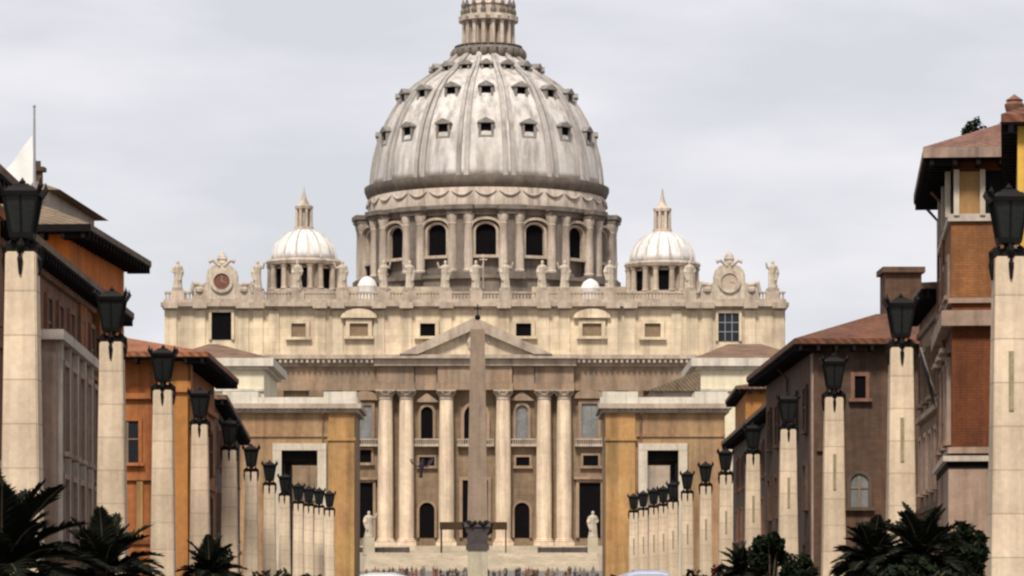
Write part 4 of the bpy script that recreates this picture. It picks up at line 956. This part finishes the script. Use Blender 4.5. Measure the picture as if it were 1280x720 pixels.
# roof terrace plants and urn on the brick palazzo
for i, (px, y, rx, rz) in enumerate(((1216,144,.5,.62),(1256,147,.42,.6))):
    D = 119; base = 16.95
    t = shrub('roof_plant', ['bushy green pot plant standing on the brick palazzo roof', 'smaller green pot plant beside the chimney urn on the palazzo roof'][i], px, y, D, rx, rz, 900, 90+i, lf=.07, group='plants on the roof terrace', cat='plant', base=base)
    m = MB(); m.lathe([(.18,-.15),(.26,.28),(.29,.3),(.29,.36),(.24,.36)], 14); m.build('pot', M['roofred'], t)
D = 119; t = thing('roof_urn', 'dark stone urn on a pier at the brick palazzo roof edge', 'urn', (wx(1268, D), D, 16.9))
zu = wz(118, D)-16.9
m = MB(); m.box(-.28,.28,-.28,.28,0,zu-1.0); m.build('pier', M['greypink'], t)
m = MB(); m.lathe([(.16,zu-1.0),(.2,zu-.95),(.1,zu-.85),(.3,zu-.55),(.34,zu-.35),(.25,zu-.25),(.3,zu-.2),(.12,zu-.08),(.02,zu)], 14); soften(m.build('urn', M['mauve'], t))
rnd = random.Random(99); m = MB()
for k in range(130):
    d = rnd.uniform(470, 520); px = rnd.uniform(452, 748); z = 7.6*(d-335)/225-.06; x = wx(px, d); h_ = rnd.uniform(1.55, 1.85); m.mi = rnd.randrange(4)
    m.lathe([(.11,0),(.13,h_*.25),(.19,h_*.5),(.17,h_*.6),(.23,h_*.78),(.20,h_*.82),(.06,h_*.85)], 8, (x, d, z), 0, 1, .65)
    m.mi = 4; m.ball((x, d-.01, z+h_*.92), .115, 8, .85, 1, 1.15)
tag(m.build('crowd', [M['flagdark'], M['mauve'], M['barrier'], M['dullglass'], M['brownpane']]), 'distant dark crowd of visitors crossing the square before the steps', 'crowd', kind='stuff')
# ------------------------------------------------------------------ flags
def cloth(m, p0, u, v, nu, nv, amp, th, ph=0):
    n = u.cross(v).normalized(); F_, Bk = [], []
    for i in range(nu+1):
        for j in range(nv+1):
            q = p0+u*(i/nu)+v*(j/nv)+n*amp*math.sin(i/nu*7+j/nv*2+ph)*(i/nu)
            F_.append(q); Bk.append(q+n*th)
    N_ = len(F_); fs = []
    for i in range(nu):
        for j in range(nv):
            a = i*(nv+1)+j; q = (a, a+1, a+nv+2, a+nv+1); fs += [q, tuple(N_+k for k in reversed(q))]
    edge = [i*(nv+1) for i in range(nu+1)]+[nu*(nv+1)+j for j in range(1, nv+1)]+[i*(nv+1)+nv for i in range(nu-1, -1, -1)]+[j for j in range(nv-1, 0, -1)]
    for a, b_ in zip(edge, edge[1:]+edge[:1]): fs.append((a, b_, N_+b_, N_+a))
    m.add([tuple(q) for q in F_+Bk], fs)
D = 100.0; zb = 12.8
t = thing('roof_flag', 'white flag on a thin pole above the mauve house roof, far left', 'flag', (wx(37, D), D+1, zb))
zt_ = wz(128, D)-zb
MB().lathe([(.05,0),(.03,zt_),(.05,zt_+.03),(.005,zt_+.1)], 8).build('pole', M['steel'], t)
m = MB(); cloth(m, Vector((-.05,0,wz(163,D)-zb)), Vector((-.85,.2,-1.05)), Vector((.05,0,-1.3)), 12, 8, .09, .01); m.build('flag_cloth', M['flagwhite'], t)
D = 126.0; X = wx(1174, D); z = wz(500, D)
t = thing('wall_flag', 'dark drooping flag on a slanted pole fixed to the brick palazzo wall', 'flag', (X, D, z-.6))
MB().tube([(.3,0,0),(-.35,-.5,1.2),(-.75,-.8,2.4)], .035, 8).build('pole', M['paletrim'], t)
m = MB(); cloth(m, Vector((-.74,-.78,2.35)), Vector((.55,.4,-1.55)), Vector((.02,0,-.55)), 10, 5, .07, .01, 1); m.build('flag_cloth', M['flagdark'], t)
# ------------------------------------------------------------------ coaches
def coach(label, px0, px1, y, d, paint):
    W2 = (px1-px0)/2*d/F; cx = wx((px0+px1)/2, d); H = wz(y, d); L_ = 11.0
    t = thing('coach', label, 'coach', (cx, d, 0), 0, 'white coaches driving in the street')
    sec = [(-W2,.35),(-W2,H-.75),(-W2*.95,H-.32),(-W2*.8,H-.08),(-W2*.45,H),(W2*.45,H),(W2*.8,H-.08),(W2*.95,H-.32),(W2,H-.75),(W2,.35)]
    m = MB(); m.prism(sec, 0, L_); o = m.build('body', M[paint], t)
    bm = bmesh.new(); bm.from_mesh(o.data); bmesh.ops.bevel(bm, geom=[e for e in bm.edges if abs(e.verts[0].co.y-e.verts[1].co.y) < .01], offset=.12, segments=3, affect='EDGES'); bm.to_mesh(o.data); bm.free()
    m = MB(); m.box(-W2*.86, W2*.86, -.02, .06, H*.5, H-.55); m.build('rear_window', M['glass'], t)
    for s_ in (-1, 1):
        m = MB(); m.box(s_*W2-.02, s_*W2+.02, .6, L_-.6, H*.5, H-.85); m.build('side_window', M['glass'], t)
        m = MB(); m.box(s_*W2*.8-.12, s_*W2*.8+.12, -.03, .05, .8, 1.25); m.build('tail_light', M['redlens'], t)
        m = MB(); m.tube([(s_*W2,L_-.2,H-.6),(s_*(W2+.25),L_+.2,H-.7),(s_*(W2+.28),L_+.2,H-1.1)], [.03,.03,.1], 6); m.build('mirror', M['bronze'], t)
        for yy in (1.9, 8.6):
            m = MB(lambda x, y_, z: (z, y_, x)); m.lathe([(.2,-.14),(.46,-.14),(.5,-.08),(.5,.08),(.46,.14),(.2,.14)], 20, (.5, yy, s_*(W2-.12))); m.build('wheel', M['rubber'], t)
    m = MB(); m.box(-W2*.9, W2*.9, L_-.05, L_+.02, H*.42, H-.35); m.build('windscreen', M['glass'], t)
    m = MB(); m.box(-W2*.98, W2*.98, -.12, .02, .35, .6); m.build('bumper', M['steel'], t)
    m = MB(); m.box(-W2*.5, W2*.5, 2, 4.2, H, H+.0+.04); m.build('roof_hatch', M['steel'], t)
coach('white coach with rounded roof in the left lane before the steps', 443, 511, 716, 130, 'whitepaint')
coach('bluish white coach with rounded roof in the right lane', 778, 843, 713, 130, 'bluewhite')
# ------------------------------------------------------------------ bird
D = 100.0; k = D/F
m = MB()
m.tube([(-.02,-.02,-.20),(0,0,-.08),(.0,0,.04),(.02,0,.13),(.03,-.02,.19),(.03,-.05,.22)], [.012,.055,.075,.06,.045,.012], 10)     # body, steep climb
m.tube([(.0,0,-.1),(-.015,.02,-.22),(-.03,.03,-.32)], [.03,.05,.06], 8)     # tail
for s_ in (-1, 1):
    m.add([(s_*.03,-.04,-.04),(s_*.03,.04,.12),(s_*.17,.03,.20),(s_*.36,.05,.27 if s_ > 0 else .22),(s_*.30,.0,.10),(s_*.16,-.02,-.03),
           (s_*.03,-.01,-.02),(s_*.03,.06,.12),(s_*.17,.05,.20),(s_*.36,.06,.27 if s_ > 0 else .22),(s_*.30,.03,.10),(s_*.16,.01,-.03)],
          [(0,1,2,3,4,5),(11,10,9,8,7,6)]+[(i,(i+1) % 6,6+(i+1) % 6,6+i) for i in range(6)])
o = m.build('pigeon', M['feather'], None, True, (wx(527, D), D, wz(583, D)))
fuse(o, .012)
tag(o, 'dark pigeon flying with raised wings in front of the church columns', 'bird')
